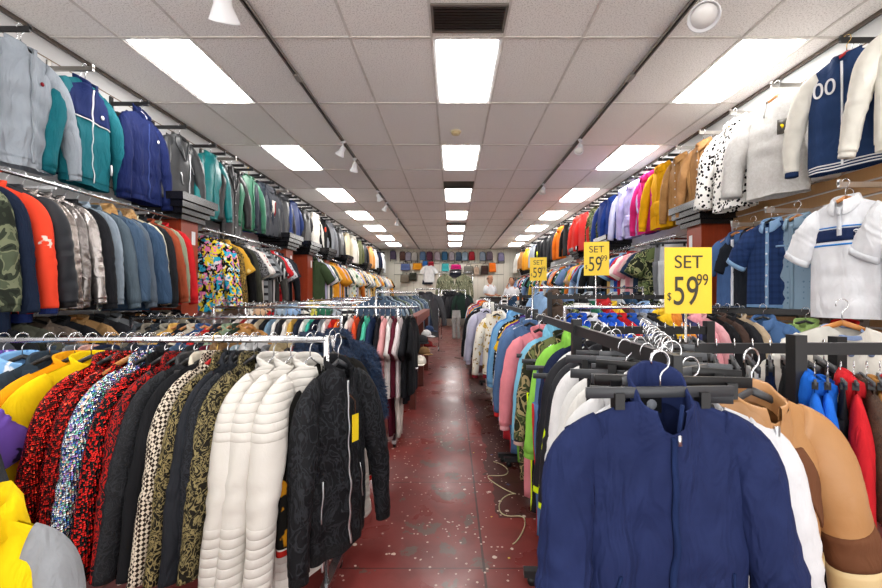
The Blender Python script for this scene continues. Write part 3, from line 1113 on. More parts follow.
def wall_rail(side, y0, y1, x, z, label):
    t = empty('wall_rail', (x, y0, z), label=label, cat='clothes rail')
    add('rail', MB().tube([(0, 0, -.014), (0, y1 - y0, -.014)], .014, 10), 'chrome:silver', t)
    xw = (XL if side < 0 else XR) - x
    for yy in [y0 + .15 + k * .9 for k in range(int((y1 - y0) / .9) + 1) if y0 + .15 + k * .9 < y1]:
        add('bracket', MB().box(min(0, xw), max(0, xw), -.006, .006, -.045, -.02).mesh('bk', smooth=False), 'chrome:silver', t, loc=(0, yy - y0, 0))


def rack(name, p0, p1, z, label, style='chrome', low=None, sq=False, posts=(0, 1), cat='clothes rack'):
    a, b = Vector((*p0, 0)), Vector((*p1, 0))
    L = (b - a).length
    rz = math.atan2(b.y - a.y, b.x - a.x)
    t = empty(name, a, rz, label=label, cat=cat)
    m = 'chrome:silver' if style == 'chrome' else 'plastic:#1b1b1d'
    if style == 'chrome':
        add('rail', MB().tube([(0, 0, z - .014), (L, 0, z - .014)], .014, 10), m, t)
    else:
        add('rail', MB().box(0, L, -.011, .011, z - .045, z - .0).mesh('r', smooth=False), m, t)
    if low:
        add('lower_rail', MB().tube([(0, 0, low - .014), (L, 0, low - .014)], .012, 8), m, t)
    for e in posts:
        if style == 'chrome':
            add('post', MB().tube([(e * L, 0, .08), (e * L, 0, z)], .014, 8), m, t)
        else:
            add('post', MB().box(e * L - .022, e * L + .022, -.022, .022, .06, z + .03).mesh('p', smooth=False), m, t)
        add('foot', MB().box(e * L - .02, e * L + .02, -.26, .26, .045, .08).mesh('ft', smooth=False), m, t)
        for s in (-1, 1):
            add('caster', MB().tube([(e * L - .012, s * .22, .0225), (e * L + .012, s * .22, .0225)], .0225, 12), 'plastic:jet', t)
    return t


# ------------------------------------------------------------------ garments hung on the upper left wall
def lod_for(d):
    return 2 if d < 3.2 else 1 if d < 6.5 else 0


def emblem(x, z, r, m, m2=None):
    def f(root, S, obs):
        logo_disc(root, S, x, z, r, m)
        if m2:
            logo_disc(root, S, x, z, r * .55, m2, 'emblem_centre', off=.011)
    return f


def teal_extras(root, S, obs):
    for s in (-1, 1):
        add('yoke', S.strip(-.13, -.36, lambda z, s=s: s * .004, lambda z, s=s: s * (.215 if z < -.2 else .07 + (-.13 - z) * 2.0), n=14, m=8, off=.003), 'cloth:navy', root)
        add('yoke_piping', S.strip(-.36, -.366, s * .004, s * .215, n=2, m=8, off=.006), 'cloth:white', root)
    add('care_tag', S.strip(-.60, -.67, .16, .18, n=2, m=1, off=.02), 'plastic:white', root)
    logo_disc(root, S, .10, -.30, .015, 'plastic:white')


def text_on(root, S, x, z, body, size, m, name='lettering', rz=0):
    p = S.front(x, z, .012)
    return add(name, text_mesh(body, size, .0015), m, root, loc=p, rot=(0, rz, 0))


def print_extras(root, S, obs):
    add('chest_print', S.strip(-.27, -.50, -.05, .05, n=6, m=4, off=.004), 'cloth:#c9c5bb', root)
    add('chest_print', S.strip(-.28, -.48, .02, .05, n=6, m=2, off=.007), 'cloth:deepred', root)


LT = [(2.79, 'jacket', ['velour:#858d96:#98a0a8', None, None, 'cloth:#8d959d'], 'light grey velour zip jacket', emblem(.10, -.28, .012, 'cloth:deepred'), ('track', ['cloth:grey'], 'mid grey zip jacket'), 'black'),
      (3.28, 'jacket', ['velour:#115763:#186a74', 'cloth:#0f5560', None, 'plastic:white', 'cloth:navy'], 'teal zip jacket with navy yoke and white piping', teal_extras, ('jacket', ['velour:navy:#141f4a'], 'dark navy jacket'), 'white'),
      (3.88, 'velour', ['velour:#101a45:#182556', None, None, 'cloth:#34447a'], 'navy velour zip jacket with small white badge', emblem(.10, -.30, .014, 'plastic:white'), ('jacket', ['nylon:jet'], 'black nylon jacket'), 'white'),
      (4.42, 'biker', ['leather:#3a3c3e:#222325'], 'black leather biker jacket with silver zips', None, ('jacket', ['leather:charcoal'], 'charcoal leather jacket'), 'black'),
      (4.98, 'jacket', ['satin:#0f7a7c:#0b6468'], 'bright teal satin jacket', None, None, 'black'),
      (5.45, 'coat', ['leather:#2a2a2c:#1a1a1c'], 'black leather jacket with furry collar', None, ('jacket', ['leather:jet'], 'black jacket'), 'black'),
      (5.92, 'jacket', ['satin:#2f7356:#235c45'], 'green satin zip jacket', None, ('jacket', ['cloth:royal'], 'royal blue jacket'), 'red'),
      (6.3, 'jacket', ['nylon:#17202c'], 'black shell jacket', None, None, 'black'),
      (6.62, 'hoodie', ['cloth:#44464b'], 'charcoal hooded jacket with printed chest panel', print_extras, ('jacket', ['nylon:red'], 'red jacket'), 'black'),
      (7.16, 'hoodie', ['leather:#35373b:#26282b'], 'dark grey leather jacket with hood', None, ('jacket', ['cloth:jet'], 'black jacket'), 'black'),
      (7.6, 'jacket', ['nylon:#263a70'], 'navy blue nylon jacket', None, ('jacket', ['nylon:grey'], 'grey nylon jacket'), 'black'),
      (8.25, 'coat', ['leather:#2c2c2e:#1b1b1d'], 'black leather overcoat with wide collar', None, ('jacket', ['cloth:charcoal'], 'charcoal jacket'), 'black'),
      (8.86, 'hoodie', ['cloth:#e2ddd4'], 'white hooded jacket', None, ('jacket', ['cloth:cream'], 'cream jacket'), 'white'),
      (9.3, 'track', ['cloth:jet', 'cloth:kelly', 'cloth:jet'], 'black track jacket with green and red stripe', emblem(.0, -.3, .05, 'cloth:coral'), None, 'black'),
      (9.88, 'hoodie', ['cloth:#90949a'], 'grey hooded jacket', None, ('hoodie', ['cloth:lightgrey'], 'light grey hoodie'), 'black'),
      (10.75, 'jacket', ['leather:#303032'], 'black leather jacket', None, ('jacket', ['leather:jet'], 'black leather jacket at the back'), 'black'),
      (11.5, 'jacket', ['cloth:cream'], 'cream zip jacket', None, ('jacket', ['cloth:beige'], 'beige jacket'), 'black'),
      (12.2, 'hoodie', ['cloth:offwhite'], 'off-white hoodie', None, ('jacket', ['cloth:rust'], 'rust jacket'), 'black'),
      (13.0, 'jacket', ['nylon:olive'], 'olive grey jacket', None, ('jacket', ['cloth:grey'], 'grey jacket'), 'black'),
      (13.7, 'jacket', ['leather:#2d3036'], 'dark leather jacket', None, ('jacket', ['cloth:jet'], 'black cloth jacket'), 'black'),
      (14.7, 'puffer', ['nylon:#c98f52'], 'tan puffer jacket', None, ('jacket', ['cloth:orange'], 'orange jacket'), 'black'),
      (15.6, 'jacket', ['cloth:white'], 'white zip jacket with red trim', None, ('jacket', ['cloth:red'], 'red jacket'), 'black'),
      (16.5, 'jacket', ['cloth:deepnavy'], 'navy jacket with pale cross', None, None, 'black'),
      (17.4, 'hoodie', ['cloth:#dfe3e4'], 'pale grey hoodie', None, ('hoodie', ['cloth:white'], 'white hoodie'), 'black')]
ROWL = 'on the upper left wall'
for k, (y, kind, cols, desc, ex, behind, hg) in enumerate(LT):
    lod = lod_for(y)
    t = arm(-1, y, 3.36, .38, 'plastic:jet' if k % 4 not in (1,) else 'metal:#9a9690')
    GARM.append(['arm on the upper left wall', t, 'flat ' + ('black' if k % 4 != 1 else 'grey metal') + ' display arm', 'wall arm'])
    garment(kind, cols, desc, (-3.07, y, 3.36), radians(90 + R.uniform(-5, 5)), ROWL, lod, k, hg, extras=ex, scale=1.28 if y < 3.5 else 1.2, wx=.82 if y < 5 else .9)
    if behind:
        garment(behind[0], behind[1], behind[2], (-3.19, y + .06, 3.36), radians(90 + R.uniform(-3, 3)), ROWL, min(lod, 1), k + 30, 'black', extras=None, scale=1.18, flat=.6)
    if k > 3:
        t = arm(-1, y + .28, 3.36, .34, 'plastic:jet')
        GARM.append(['arm on the upper left wall', t, 'bare black display arm', 'wall arm'])

# upper right wall
def varsity_extras(root, S, obs):
    text_on(root, S, -.10, -.29, '00', .14, 'cloth:white', 'number')
    p = S.front(.10, -.25, .010)
    ring = [(p.x + .042 * cos(a), p.y, p.z + .042 * sin(a)) for a in [2 * pi * i / 24 for i in range(24)]]
    add('emblem_ring', MB().tube(ring + [ring[0]], .005, 6), 'cloth:white', root)
    text_on(root, S, .10, -.25, 'T', .06, 'cloth:white', 'emblem_letter')
    for k in range(3):
        v0 = 1.0 + .028 * k
        add('hem_stripe', S.body(40, 1, v0, v0 + .012, .98, .001)[0], 'cloth:white' if k != 1 else 'cloth:white', root)
    for o in list(obs):
        if o.name.startswith('cuff'):
            pass


def leather_tag(root, S, obs):
    add('chest_tag', S.strip(-.30, -.40, .06, .12, n=3, m=2, off=.014), 'leather:#55504a', root)
    p = S.front(.09, -.35, .022)
    add('tag_emblem', MB().lathe([(.002, -.001), (.016, -.001), (.016, .001)], 12).xf(Matrix.Translation(p) @ Matrix.Rotation(pi / 2, 4, 'X')), 'cloth:yellow', root)


RT = [(2.42, 'sweater', ['cloth:#d9d6cc'], 'cream knitted sweater with dark trim', None, None, 'wood'),
      (2.88, 'varsity', ['cloth:#2a3f66', 'cloth:#24365a', 'cloth:#dcd9cf', 'plastic:white'], 'navy varsity jacket with 00 and cream sleeves', varsity_extras, ('jacket', ['cloth:#cfc8b5'], 'cream jacket'), 'red'),
      (3.50, 'fur', ['fur:#fbf9f6:#ece9e4', 'fur:#fbf9f6:#ece9e4'], 'fluffy white teddy jacket with leather chest tag', leather_tag, ('fur', ['fur:#efece6:#d8d4cc'], 'white fleece jacket'), 'wood'),
      (4.02, 'fur', ['leopard:jet:#f2f0ec'], 'white fleece jacket with black leopard spots', None, ('jacket', ['cloth:jet'], 'black jacket'), 'wood'),
      (4.52, 'denim', ['velour:#b78c5e:#8a6038', None, None], 'tan suede coat with wide collar', None, ('denim', ['velour:#a87c50:#80582f'], 'camel suede coat'), 'wood'),
      (4.98, 'denim', ['velour:#b58a58:#8f6539'], 'golden brown suede coat', None, None, 'wood'),
      (5.42, 'hoodie', ['cloth:#e0a511'], 'golden yellow hoodie', None, ('hoodie', ['cloth:mustard'], 'mustard hoodie'), 'black'),
      (5.85, 'hoodie', ['cloth:#cf2a77'], 'hot pink hoodie', None, ('hoodie', ['cloth:purple'], 'purple hoodie'), 'black'),
      (6.3, 'hoodie', ['velour:#9c93c6:#b9b3dc'], 'lavender tie-dyed hoodie', None, None, 'black'),
      (6.62, 'hoodie', ['velour:#b2b4dd:#cfd0e8'], 'pale lilac hoodie', None, ('hoodie', ['cloth:lavender'], 'lavender hoodie'), 'black'),
      (7.1, 'jacket', ['velour:#27469a:#1a3379'], 'cobalt blue jacket', None, ('jacket', ['cloth:navy'], 'navy jacket'), 'black'),
      (7.5, 'jacket', ['nylon:#1f3a86'], 'royal blue shiny jacket', None, None, 'black'),
      (8.0, 'jacket', ['camo:#5f6b43:#2f3a26:#8a8c62:#1f241b'], 'green camouflage jacket', None, ('jacket', ['cloth:olive'], 'olive jacket'), 'black'),
      (8.55, 'puffer', ['nylon:#c92320'], 'red puffer jacket', None, ('jacket', ['nylon:red'], 'red nylon jacket'), 'black'),
      (9.1, 'hoodie', ['nylon:#d4352b'], 'red hooded jacket', None, None, 'black'),
      (9.9, 'jacket', ['nylon:jet', 'cloth:orange', 'nylon:jet'], 'black jacket with orange trim', None, None, 'black'),
      (10.5, 'hoodie', ['cloth:#ec7a23'], 'bright orange hoodie', None, ('jacket', ['cloth:white'], 'white jacket'), 'black'),
      (11.2, 'jacket', ['nylon:charcoal'], 'charcoal shell jacket', None, ('jacket', ['nylon:sage'], 'sage jacket'), 'black'),
      (12.1, 'jacket', ['nylon:#23262b'], 'black shell jacket', None, ('jacket', ['nylon:jet'], 'black jacket at the back'), 'black'),
      (13.0, 'jacket', ['nylon:jet', 'nylon:lime', 'nylon:jet'], 'black jacket with neon yellow patch', emblem(.0, -.45, .08, 'cloth:#dff03a'), None, 'black'),
      (14.0, 'jacket', ['nylon:#c9d2dc'], 'pale grey and blue jacket', None, ('jacket', ['cloth:blue'], 'blue jacket'), 'black'),
      (15.1, 'puffer', ['nylon:#eaa12a'], 'amber yellow puffer jacket', None, ('jacket', ['cloth:gold'], 'gold jacket'), 'black'),
      (16.3, 'jacket', ['cloth:tan'], 'tan jacket', None, ('jacket', ['cloth:brown'], 'brown jacket'), 'black'),
      (17.4, 'hoodie', ['cloth:offwhite'], 'off-white hoodie', None, None, 'black')]
ROWR = 'on the upper right wall'
for k, (y, kind, cols, desc, ex, behind, hg) in enumerate(RT):
    lod = lod_for(y)
    t = arm(1, y, 3.34, .40, 'plastic:jet' if k in (0, 1) or k > 5 else 'metal:#b5b2ac')
    GARM.append(['arm on the upper right wall', t, 'flat ' + ('black' if k in (0, 1) or k > 5 else 'silver') + ' display arm', 'wall arm'])
    garment(kind, cols, desc, (2.90, y, 3.34), radians((-68 if y < 4 else -84) + R.uniform(-4, 4)), ROWR, lod, k + 60, hg, extras=ex, scale=1.2 if y > 4.4 or y < 3 else 1.26, wx=.86)
    if behind:
        garment(behind[0], behind[1], behind[2], (3.04, y + .07, 3.34), radians(-90), ROWR, min(lod, 1), k + 90, 'black', scale=1.18, flat=.6)
    if k > 4:
        t = arm(1, y + .26, 3.34, .36, 'plastic:jet')
        GARM.append(['arm on the upper right wall', t, 'bare black display arm', 'wall arm'])

# ------------------------------------------------------------------ lower rows on the walls
def P(s):
    """'kind|colors,..|desc|hanger' rows"""
    out = []
    for ln in s.strip().split('\n'):
        a = [q.strip() for q in ln.split('|')]
        out.append((a[0], [c.strip() or None for c in a[1].split(',')], a[2], a[3] if len(a) > 3 else 'black'))
    return out


def line(items, p0, p1, rz, row, z, flat=.8, scale=1.05, wx=1.0, jit=5, skip_hanger=9.0, lodfix=None, seed0=0, fill=None):
    n_ = len(items)
    for i, (kind, cols, desc, hg) in enumerate(items):
        t = i / max(1, n_ - 1)
        x = p0[0] + (p1[0] - p0[0]) * t
        y = p0[1] + (p1[1] - p0[1]) * t
        d = max(.5, y)
        lod = lod_for(d) if lodfix is None else lodfix
        garment(kind, cols, desc, (x, y, z), radians(rz + R.uniform(-jit, jit)), row, lod, (seed0 + i) % (14 if lod == 2 else 6), hg if d < skip_hanger else None, flat=flat, wx=wx, scale=scale * R.uniform(.97, 1.03))


wall_rail(-1, 1.9, 4.25, -2.98, 2.29, 'chrome rail along the left wall before the nearest column')
line(P('''jacket|camo:#4a5240:#6b7058:#30362b:#22261f|dark olive camouflage jacket
coat|cloth:#1a2438,,,|navy wool coat with buttoned cuff
windbreaker|print:#e2452c:#1f1f22:#e2452c,cloth:navy,print:#e2452c:#e2452c:#d8d0c4|red-orange patterned windbreaker with navy cuffs
puffer|nylon:#25272c,nylon:jet|black puffer jacket
jacket|foil:#8d8580|silver metallic jacket
jacket|foil:#75706e|dark silver metallic jacket
jacket|foil:#a09a97,,,|pewter metallic jacket
jacket|cloth:#222327|plain black cloth jacket
denim|cloth:#8b99a6|pale blue denim jacket
denim|cloth:#56646f|mid blue denim jacket
fur|velour:#3a4f66:#465a70,,,,fur:#c98f4a:#e0b878|denim jacket with golden fur collar
denim|cloth:#5f6b78|grey blue denim jacket
fur|velour:#2f4560:#3b526c,,,,fur:#b98040:#e6c48a|dark denim jacket with tan fur collar
jacket|floral:#cfc8ae:#6b6b58:#2e2e28|cream jacket with dark leafy print
jacket|cloth:#24262a|black jacket with round badge
jacket|cloth:#9c4a30|rust red cloth jacket
jacket|cloth:#8b9179|sage green cloth jacket
jacket|cloth:#c22227|bright red cloth jacket'''), (-3.0, 2.34), (-3.04, 4.08), 12, 'on the lower left wall rail', 2.29, flat=.75, scale=1.2, wx=.86, seed0=3)
wall_rail(-1, 2.2, 4.2, -2.92, 1.36, 'low chrome rail along the left wall below the long row of jackets')
line([('jacket' if i % 3 else 'coat', ['cloth:' + c], nm, 'wood' if i % 4 == 1 else 'black') for i, (c, nm) in enumerate((('#3c3f44', 'smoke grey jacket'), ('#202226', 'black jacket'), ('#5a5c50', 'moss jacket'), ('#7a6d62', 'mushroom jacket'), ('#26282d', 'ink black jacket'), ('#b08a5c', 'camel coat'), ('#2f3136', 'graphite jacket'), ('#8e9296', 'silver grey jacket'), ('#3a2f2a', 'dark brown coat'), ('#1f2126', 'jet jacket'), ('#6a7078', 'steel grey jacket'), ('#9b9484', 'putty coat'), ('#2a2c31', 'coal jacket')))], (-2.92, 2.3), (-2.92, 4.1), 14, 'on the low rail by the left wall', 1.36, flat=.8, scale=1.0, lodfix=1)
wall_rail(-1, 4.68, 6.92, -2.98, 2.26, 'chrome rail on the left wall between the nearest two columns')
line(P('''windbreaker|confetti:a|multicoloured block print jacket
jacket|confetti:a|second multicoloured block print jacket
jacket|brocade:#1e1b16:#b08d3c|black jacket with gold pattern
shirt|print:#cf9e35:#211c14:#e8d08a|gold and black patterned shirt
jacket|cloth:jet|black jacket
jacket|cloth:#3b3c33|dark olive jacket
shirt|brocade:#1b1b1e:#8f8f92|black and grey patterned shirt
shirt|print:#d9d5d0:#c03038:#1c1c1e|white shirt with red print
shirt|dots:#cdc8c4:#b4686c|pale pink dotted shirt
shirt|stripe:#8f9498:#2b2d31|grey and black striped shirt
shirt|cloth:#6e7074|mid grey shirt
shirt|vstripe:#1e1f22:#b8b8b8|black shirt with white stripes
jacket|cloth:#4b4a48|brown grey jacket
shirt|print:#b9252b:#e8e2da:#801820|red shirt with white print
shirt|dots:#c3c6cc:#39425a|grey blue dotted shirt
shirt|cloth:#2d3038|dark slate shirt
jacket|cloth:#1f2126|black shell jacket'''), (-3.0, 4.76), (-3.0, 6.8), 8, 'on the second left wall rail', 2.26, flat=.8, scale=1.25, wx=.85, seed0=1)

SHIRTS = ['cloth:#d7c9a0', 'print:#d9b56a:#3b3a2a:#e9e0c8', 'cloth:#1e2023', 'print:#c7cfc0:#3f6b4a:#e5c04a', 'cloth:#2b3f5c', 'print:#e0d9cc:#b56a3a:#3c4a3a', 'cloth:#8f98a0', 'cloth:#b5aed0', 'stripe:#e8e8e4:#2a2a2c', 'cloth:#d6cf5f',
          'print:#e3932a:#f1ead8:#39342a', 'cloth:#ecebe6', 'cloth:#e09a2c', 'cloth:#dfdcd5', 'cloth:#3b4b32', 'plaid:#c9c4b8:#585f6a', 'cloth:#46525f', 'print:#212226:#c9b25a:#e2ddd0', 'cloth:#c8702c', 'cloth:#95a7b5']
SNAME = ['beige', 'yellow leaf print', 'black', 'green print', 'dark blue', 'rust leaf print', 'grey', 'lilac', 'black and white striped', 'pale yellow', 'orange print', 'white', 'orange', 'off-white', 'dark green', 'grey plaid', 'slate', 'black and gold print', 'burnt orange', 'steel blue']


def shirt_items(n_, seed, kinds=('shirt', 'tee', 'shirt', 'jacket'), cols=SHIRTS, names=SNAME):
    r = random.Random(seed)
    out = []
    last = None
    for _ in range(n_):
        q = r.randrange(len(cols))
        while q == last:
            q = r.randrange(len(cols))
        last = q
        kd = r.choice(kinds)
        out.append((kd, [cols[q]], f'{names[q]} ' + {'shirt': 'shirt', 'tee': 't-shirt', 'jacket': 'jacket', 'hoodie': 'hoodie', 'sweater': 'sweatshirt', 'denim': 'denim jacket', 'pants': 'trousers', 'track': 'track jacket', 'blazer': 'blazer', 'coat': 'coat', 'fur': 'fur jacket', 'polo': 'polo shirt', 'shorts': 'shorts'}[kd], 'black'))
    return out


for k, (y0, y1, n_, sc) in enumerate(((8.42, 9.05, 7, 1.4), (9.55, 10.65, 12, 1.4), (11.15, 13.25, 20, 1.4), (13.75, 15.75, 15, 1.35), (16.3, 17.9, 10, 1.3))):
    nm = ['after the third column', 'after the fourth column', 'after the fifth column', 'after the sixth column', 'at the back'][k]
    wall_rail(-1, y0 - .05, y1 + .05, -2.98, 2.34, f'chrome rail on the left wall {nm}')
    line(shirt_items(n_, 40 + k), (-2.98, y0), (-2.98, y1), 22, f'on the left wall rail {nm}', 2.34, flat=.8, wx=.82, scale=sc)

# lower right wall
def tag_and_cuffs(root, S, obs):
    pass


def polo_extras(root, S, obs):
    add('chest_band', S.strip(-.27, -.34, -.215, .215, n=3, m=18, off=.004), 'cloth:#1c2a4e', root)
    add('chest_stripe', S.strip(-.355, -.365, -.215, .215, n=1, m=18, off=.004), 'cloth:#2c7fd0', root)
    add('chest_stripe', S.strip(-.255, -.262, -.215, .215, n=1, m=18, off=.004), 'cloth:#2c7fd0', root)
    logo_disc(root, S, .09, -.305, .024, 'plastic:white')
    logo_disc(root, S, .09, -.305, .017, 'cloth:#1c2a4e', 'emblem_centre', .011)
    text_on(root, S, .09, -.305, 'T', .028, 'plastic:white', 'emblem_letter')


def plaid_extras(root, S, obs):
    add('pocket_trim', S.strip(-.30, -.315, .07, .16, n=1, m=4, off=.012), 'cloth:#7fa0c4', root)
    add('hem_trim', S.body(40, 1, .965, 1.0, 1.0, .004)[0], 'cloth:#6f93bc', root)


def stripe_extras(root, S, obs):
    add('chest_stripe', S.strip(-.30, -.315, -.2, .2, n=1, m=18, off=.004), 'cloth:#d9dee6', root)


RWR = 'on the lower right wall'
garment('polo', ['cloth:#dcdee2', 'cloth:#d2d5da'], 'large white polo shirt with navy chest band', (2.75, 2.74, 2.24), radians(-70), RWR, 2, 3, 'wood', extras=polo_extras, scale=1.22, wx=.78)
garment('polo', ['cloth:#dcdee2', 'cloth:#d2d5da'], 'second white polo shirt with navy band', (2.86, 2.36, 2.24), radians(-74), RWR, 2, 4, 'wood', extras=polo_extras, scale=1.22, wx=.78)
garment('tee', ['cloth:#d9d9d9'], 'plain white t-shirt', (2.96, 2.92, 2.22), radians(-85), RWR, 1, 5, 'wood', scale=1.2)
garment('shirt', ['plaid:#22365f:#1a2b50', 'cloth:#7fa0c4', None, None, 'cloth:#7fa0c4'], 'navy checked button shirt with pale blue trim', (2.77, 3.40, 2.20), radians(-66), RWR, 2, 6, 'black', extras=plaid_extras, scale=1.1, wx=.82)
garment('shirt', ['dots:#7d95a8:#5f7a90'], 'pale blue dotted shirt', (2.84, 3.22, 2.20), radians(-80), RWR, 1, 7, 'wood', scale=1.12)
garment('shirt', ['dots:#7a6f66:#564c44'], 'brown dotted shirt', (2.96, 3.06, 2.1), radians(-80), RWR, 1, 8, 'wood', scale=1.15)
garment('shirt', ['cloth:#44618f', 'cloth:#d9dee6'], 'mid blue shirt with white zigzag stripe', (2.83, 3.90, 2.17), radians(-66), RWR, 1, 9, 'wood', extras=stripe_extras, scale=1.12, wx=.82)
garment('shirt', ['cloth:#20242c'], 'black button shirt', (2.86, 3.72, 2.18), radians(-75), RWR, 1, 10, 'wood', scale=1.1)
garment('shirt', ['cloth:#b9b5ac'], 'stone coloured shirt', (2.98, 3.6, 2.17), radians(-80), RWR, 1, 11, 'wood', scale=1.1)
for (x, y, z, nm) in ((2.75, 2.74, 2.24, 'white polo shirt'), (2.77, 3.4, 2.2, 'navy checked shirt'), (2.83, 3.9, 2.17, 'mid blue striped shirt'), (2.86, 2.36, 2.24, 'second white polo shirt')):
    t = arm(1, y, z, XR - x + .05, 'metal:silver')
    tag(t, f'silver wall arm holding the {nm}', 'wall arm')
garment('denim', ['cloth:#4a6a97'], 'blue denim jacket with drawstring', (2.5, 3.15, 1.36), radians(-60), 'under the checked shirt by the right wall', 1, 2, 'black', scale=1.0)
garment('jacket', ['cloth:#93b06a'], 'light green jacket', (2.66, 2.95, 1.34), radians(-60), 'low by the right wall', 1, 1, 'black', scale=1.0)
garment('jacket', ['cloth:red'], 'red jacket', (2.8, 2.8, 1.34), radians(-60), 'low by the right wall', 1, 4, 'black', scale=1.0)
rack('low_rack', (2.3, 3.4), (3.1, 2.65), 1.34, 'low black rail by the right wall below the shirts', 'black')
for k, (x, y, c, nm) in enumerate(((2.45, 3.98, '#b8a6ad', 'mauve'), (2.6, 3.75, '#2b2b2b', 'black'), (2.75, 3.55, '#c7c1b6', 'stone'), (2.9, 4.05, '#6d4f3e', 'brown'))):
    garment('tee', ['cloth:' + c], nm + ' t-shirt', (x, y, 1.30), radians(-60), 'behind the denim jacket at the right', 1, k, 'black')
rack('low_rack', (2.35, 4.1), (3.1, 3.5), 1.30, 'low black rail at the foot of the nearest right column', 'black')


def logos_extras(root, S, obs):
    for j in range(3):
        for i in range(-2, 3):
            logo_disc(root, S, i * .075 + (j % 2) * .03, -.22 - .09 * j, .012, 'cloth:#6f7fa0')


garment('tee', ['cloth:#d6d4cc', 'cloth:#7b8db0', None, None, 'cloth:#7b8db0'], 'white crewneck t-shirt with small blue emblems', (1.99, 2.0, 1.41), radians(-12), 'above the black rack at the right', 2, 5, 'wood', extras=logos_extras, scale=1.15)

RWK = P('''pants|cloth:#b9bcc0|pale grey trousers|clip
pants|cloth:#7c7f84|grey trousers|clip
tee|camo:#5f6b43:#2f3a26:#8a8c62:#1f241b|green camouflage shirt
tee|camo:#6b744e:#3a4630:#8f8e68:#2a2f22|pale camouflage shirt
tee|cloth:#23324a|dark navy shirt
tee|cloth:#c9a8a8|dusty pink shirt
tee|cloth:#e09aa6|pink t-shirt
tee|print:#e7e2dc:#c8323a:#2b4fa0|white shirt with red and blue print
shirt|cloth:#b82a34|red sports shirt
tee|cloth:#2a53b0|royal blue sports shirt
shirt|cloth:#9cc0dd|sky blue shirt
tee|cloth:#dab56a|sand yellow t-shirt
jacket|cloth:#2a2c2e|black cotton jacket
jacket|cloth:#1f2123|jet black jacket
jacket|cloth:#34363a|charcoal cotton jacket''')
wall_rail(1, 4.98, 7.1, 2.85, 2.22, 'black-bracketed rail on the right wall between the nearest two columns')
line(RWK, (2.85, 5.05), (2.85, 7.0), -8, 'on the first right wall rail', 2.22, flat=.9, scale=1.15)
RC2 = ['cloth:#e6e4df', 'cloth:#1c1d20', 'cloth:#b3262b', 'stripe:#1d1e21:#e6e4e0', 'cloth:#2f6b52', 'cloth:#6e86b0', 'cloth:#e8c43a', 'cloth:#27415c', 'cloth:#e07b2c', 'cloth:#a8b0b8', 'cloth:#caa886', 'cloth:#8fb0d6']
RN2 = ['white', 'black', 'red', 'black and white striped', 'green', 'soft blue', 'yellow', 'dark blue', 'orange', 'light grey', 'beige', 'light blue']
for k, (y0, y1, n_) in enumerate(((7.65, 8.7, 10), (9.3, 12.9, 28), (13.5, 16.1, 16), (16.7, 17.9, 7))):
    nm = ['after the second column', 'after the third column', 'after the fourth column', 'at the back'][k]
    wall_rail(1, y0 - .05, y1 + .05, 2.86, 2.26, f'rail on the right wall {nm}')
    line(shirt_items(n_, 70 + k, cols=RC2, names=RN2, kinds=('shirt', 'tee', 'track', 'jacket')), (2.86, y0), (2.86, y1), -22, f'on the right wall rail {nm}', 2.26, flat=.9, wx=.85, scale=1.3)

# ------------------------------------------------------------------ the near left rack
rack('clothes_rack', (-2.6, 1.87), (-.60, 1.87), 1.25, 'near left chrome rack holding sequin, brocade and white quilted jackets')
NEAR = P('''shirt|print:#6b4ea8:#3fb6c8:#e2d7ee|purple and teal print shirt
shirt|print:#7fb0dd:#e8eef4:#3f6fb8|blue and white print shirt
blazer|cloth:#33404c|slate blue grey blazer
track|cloth:#eda414,cloth:white|amber yellow track jacket with white stripes
jacket|cloth:#f2ce12|bright yellow jacket
blazer|sequin:#b81c14:#3c0805:#ff5a3c,|red sequin blazer
blazer|sequin:#a81812:#300604:#f04a30|second red sequin blazer beside it|wood
blazer|sequin:holo|silver holographic sequin blazer
blazer|sequin:#c01d18:#0c0c0c:#0c0c0c,,,,cloth:jet|black and red sequin blazer
blazer|brocade:#141416:#b51c18|black blazer with red sequin scrolls
blazer|brocade:#202124:#2d2f33,,,,satin:#26272a|black brocade blazer with satin lapels
blazer|cloth:#1b1c1f,,,,satin:#cfc7b4|black blazer with cream lapels
blazer|hounds:#d2c6b4:#2c221c|cream and black houndstooth blazer|red
blazer|brocade:#15140f:#94855a|black blazer with gold brocade flowers
blazer|velour:#1d1f24:#2a2d33|black velvet blazer
coat|brocade:#1b1d21:#2b2e34|black damask coat
blazer|brocade:#1c1a14:#8c8058|gold blazer with black brocade''')
xs = [-2.14, -2.05, -1.92, -1.80, -1.72, -1.62, -1.53, -1.45, -1.37, -1.30, -1.23, -1.17, -1.12, -1.07, -1.03, -.99, -.945]
ROWN = 'on the near left rack'
for i, (kind, cols, desc, hg) in enumerate(NEAR):
    garment(kind, cols, desc, (xs[i], 1.87, 1.25), radians(78 + R.uniform(-4, 4)), ROWN, 2, i % 9 + 100, hg, flat=.68, scale=1.08)
for i, x in enumerate((-.85, -.765, -.67)):
    garment('moto', ['quilt:#cfcbc4', None, None, 'metal:silver'], ['white quilted leather jacket, innermost of three', 'white quilted leather jacket, middle of three', 'white quilted leather jacket, outermost of three'][i], (x, 1.87 - .01 * i, 1.25), radians(72 - 2 * i), ROWN, 2, 110 + i, 'wire', flat=.95, scale=1.16, wx=.9)
garment('sweater', ['print:#1b1a18:#d8931e:#b3261c', 'stripe:#c02a22:#e8e4dc'], 'black jumper with gold baroque print and red collar', (-.615, 2.02, 1.25), radians(72), ROWN, 2, 121, 'black', flat=.7, scale=1.15)


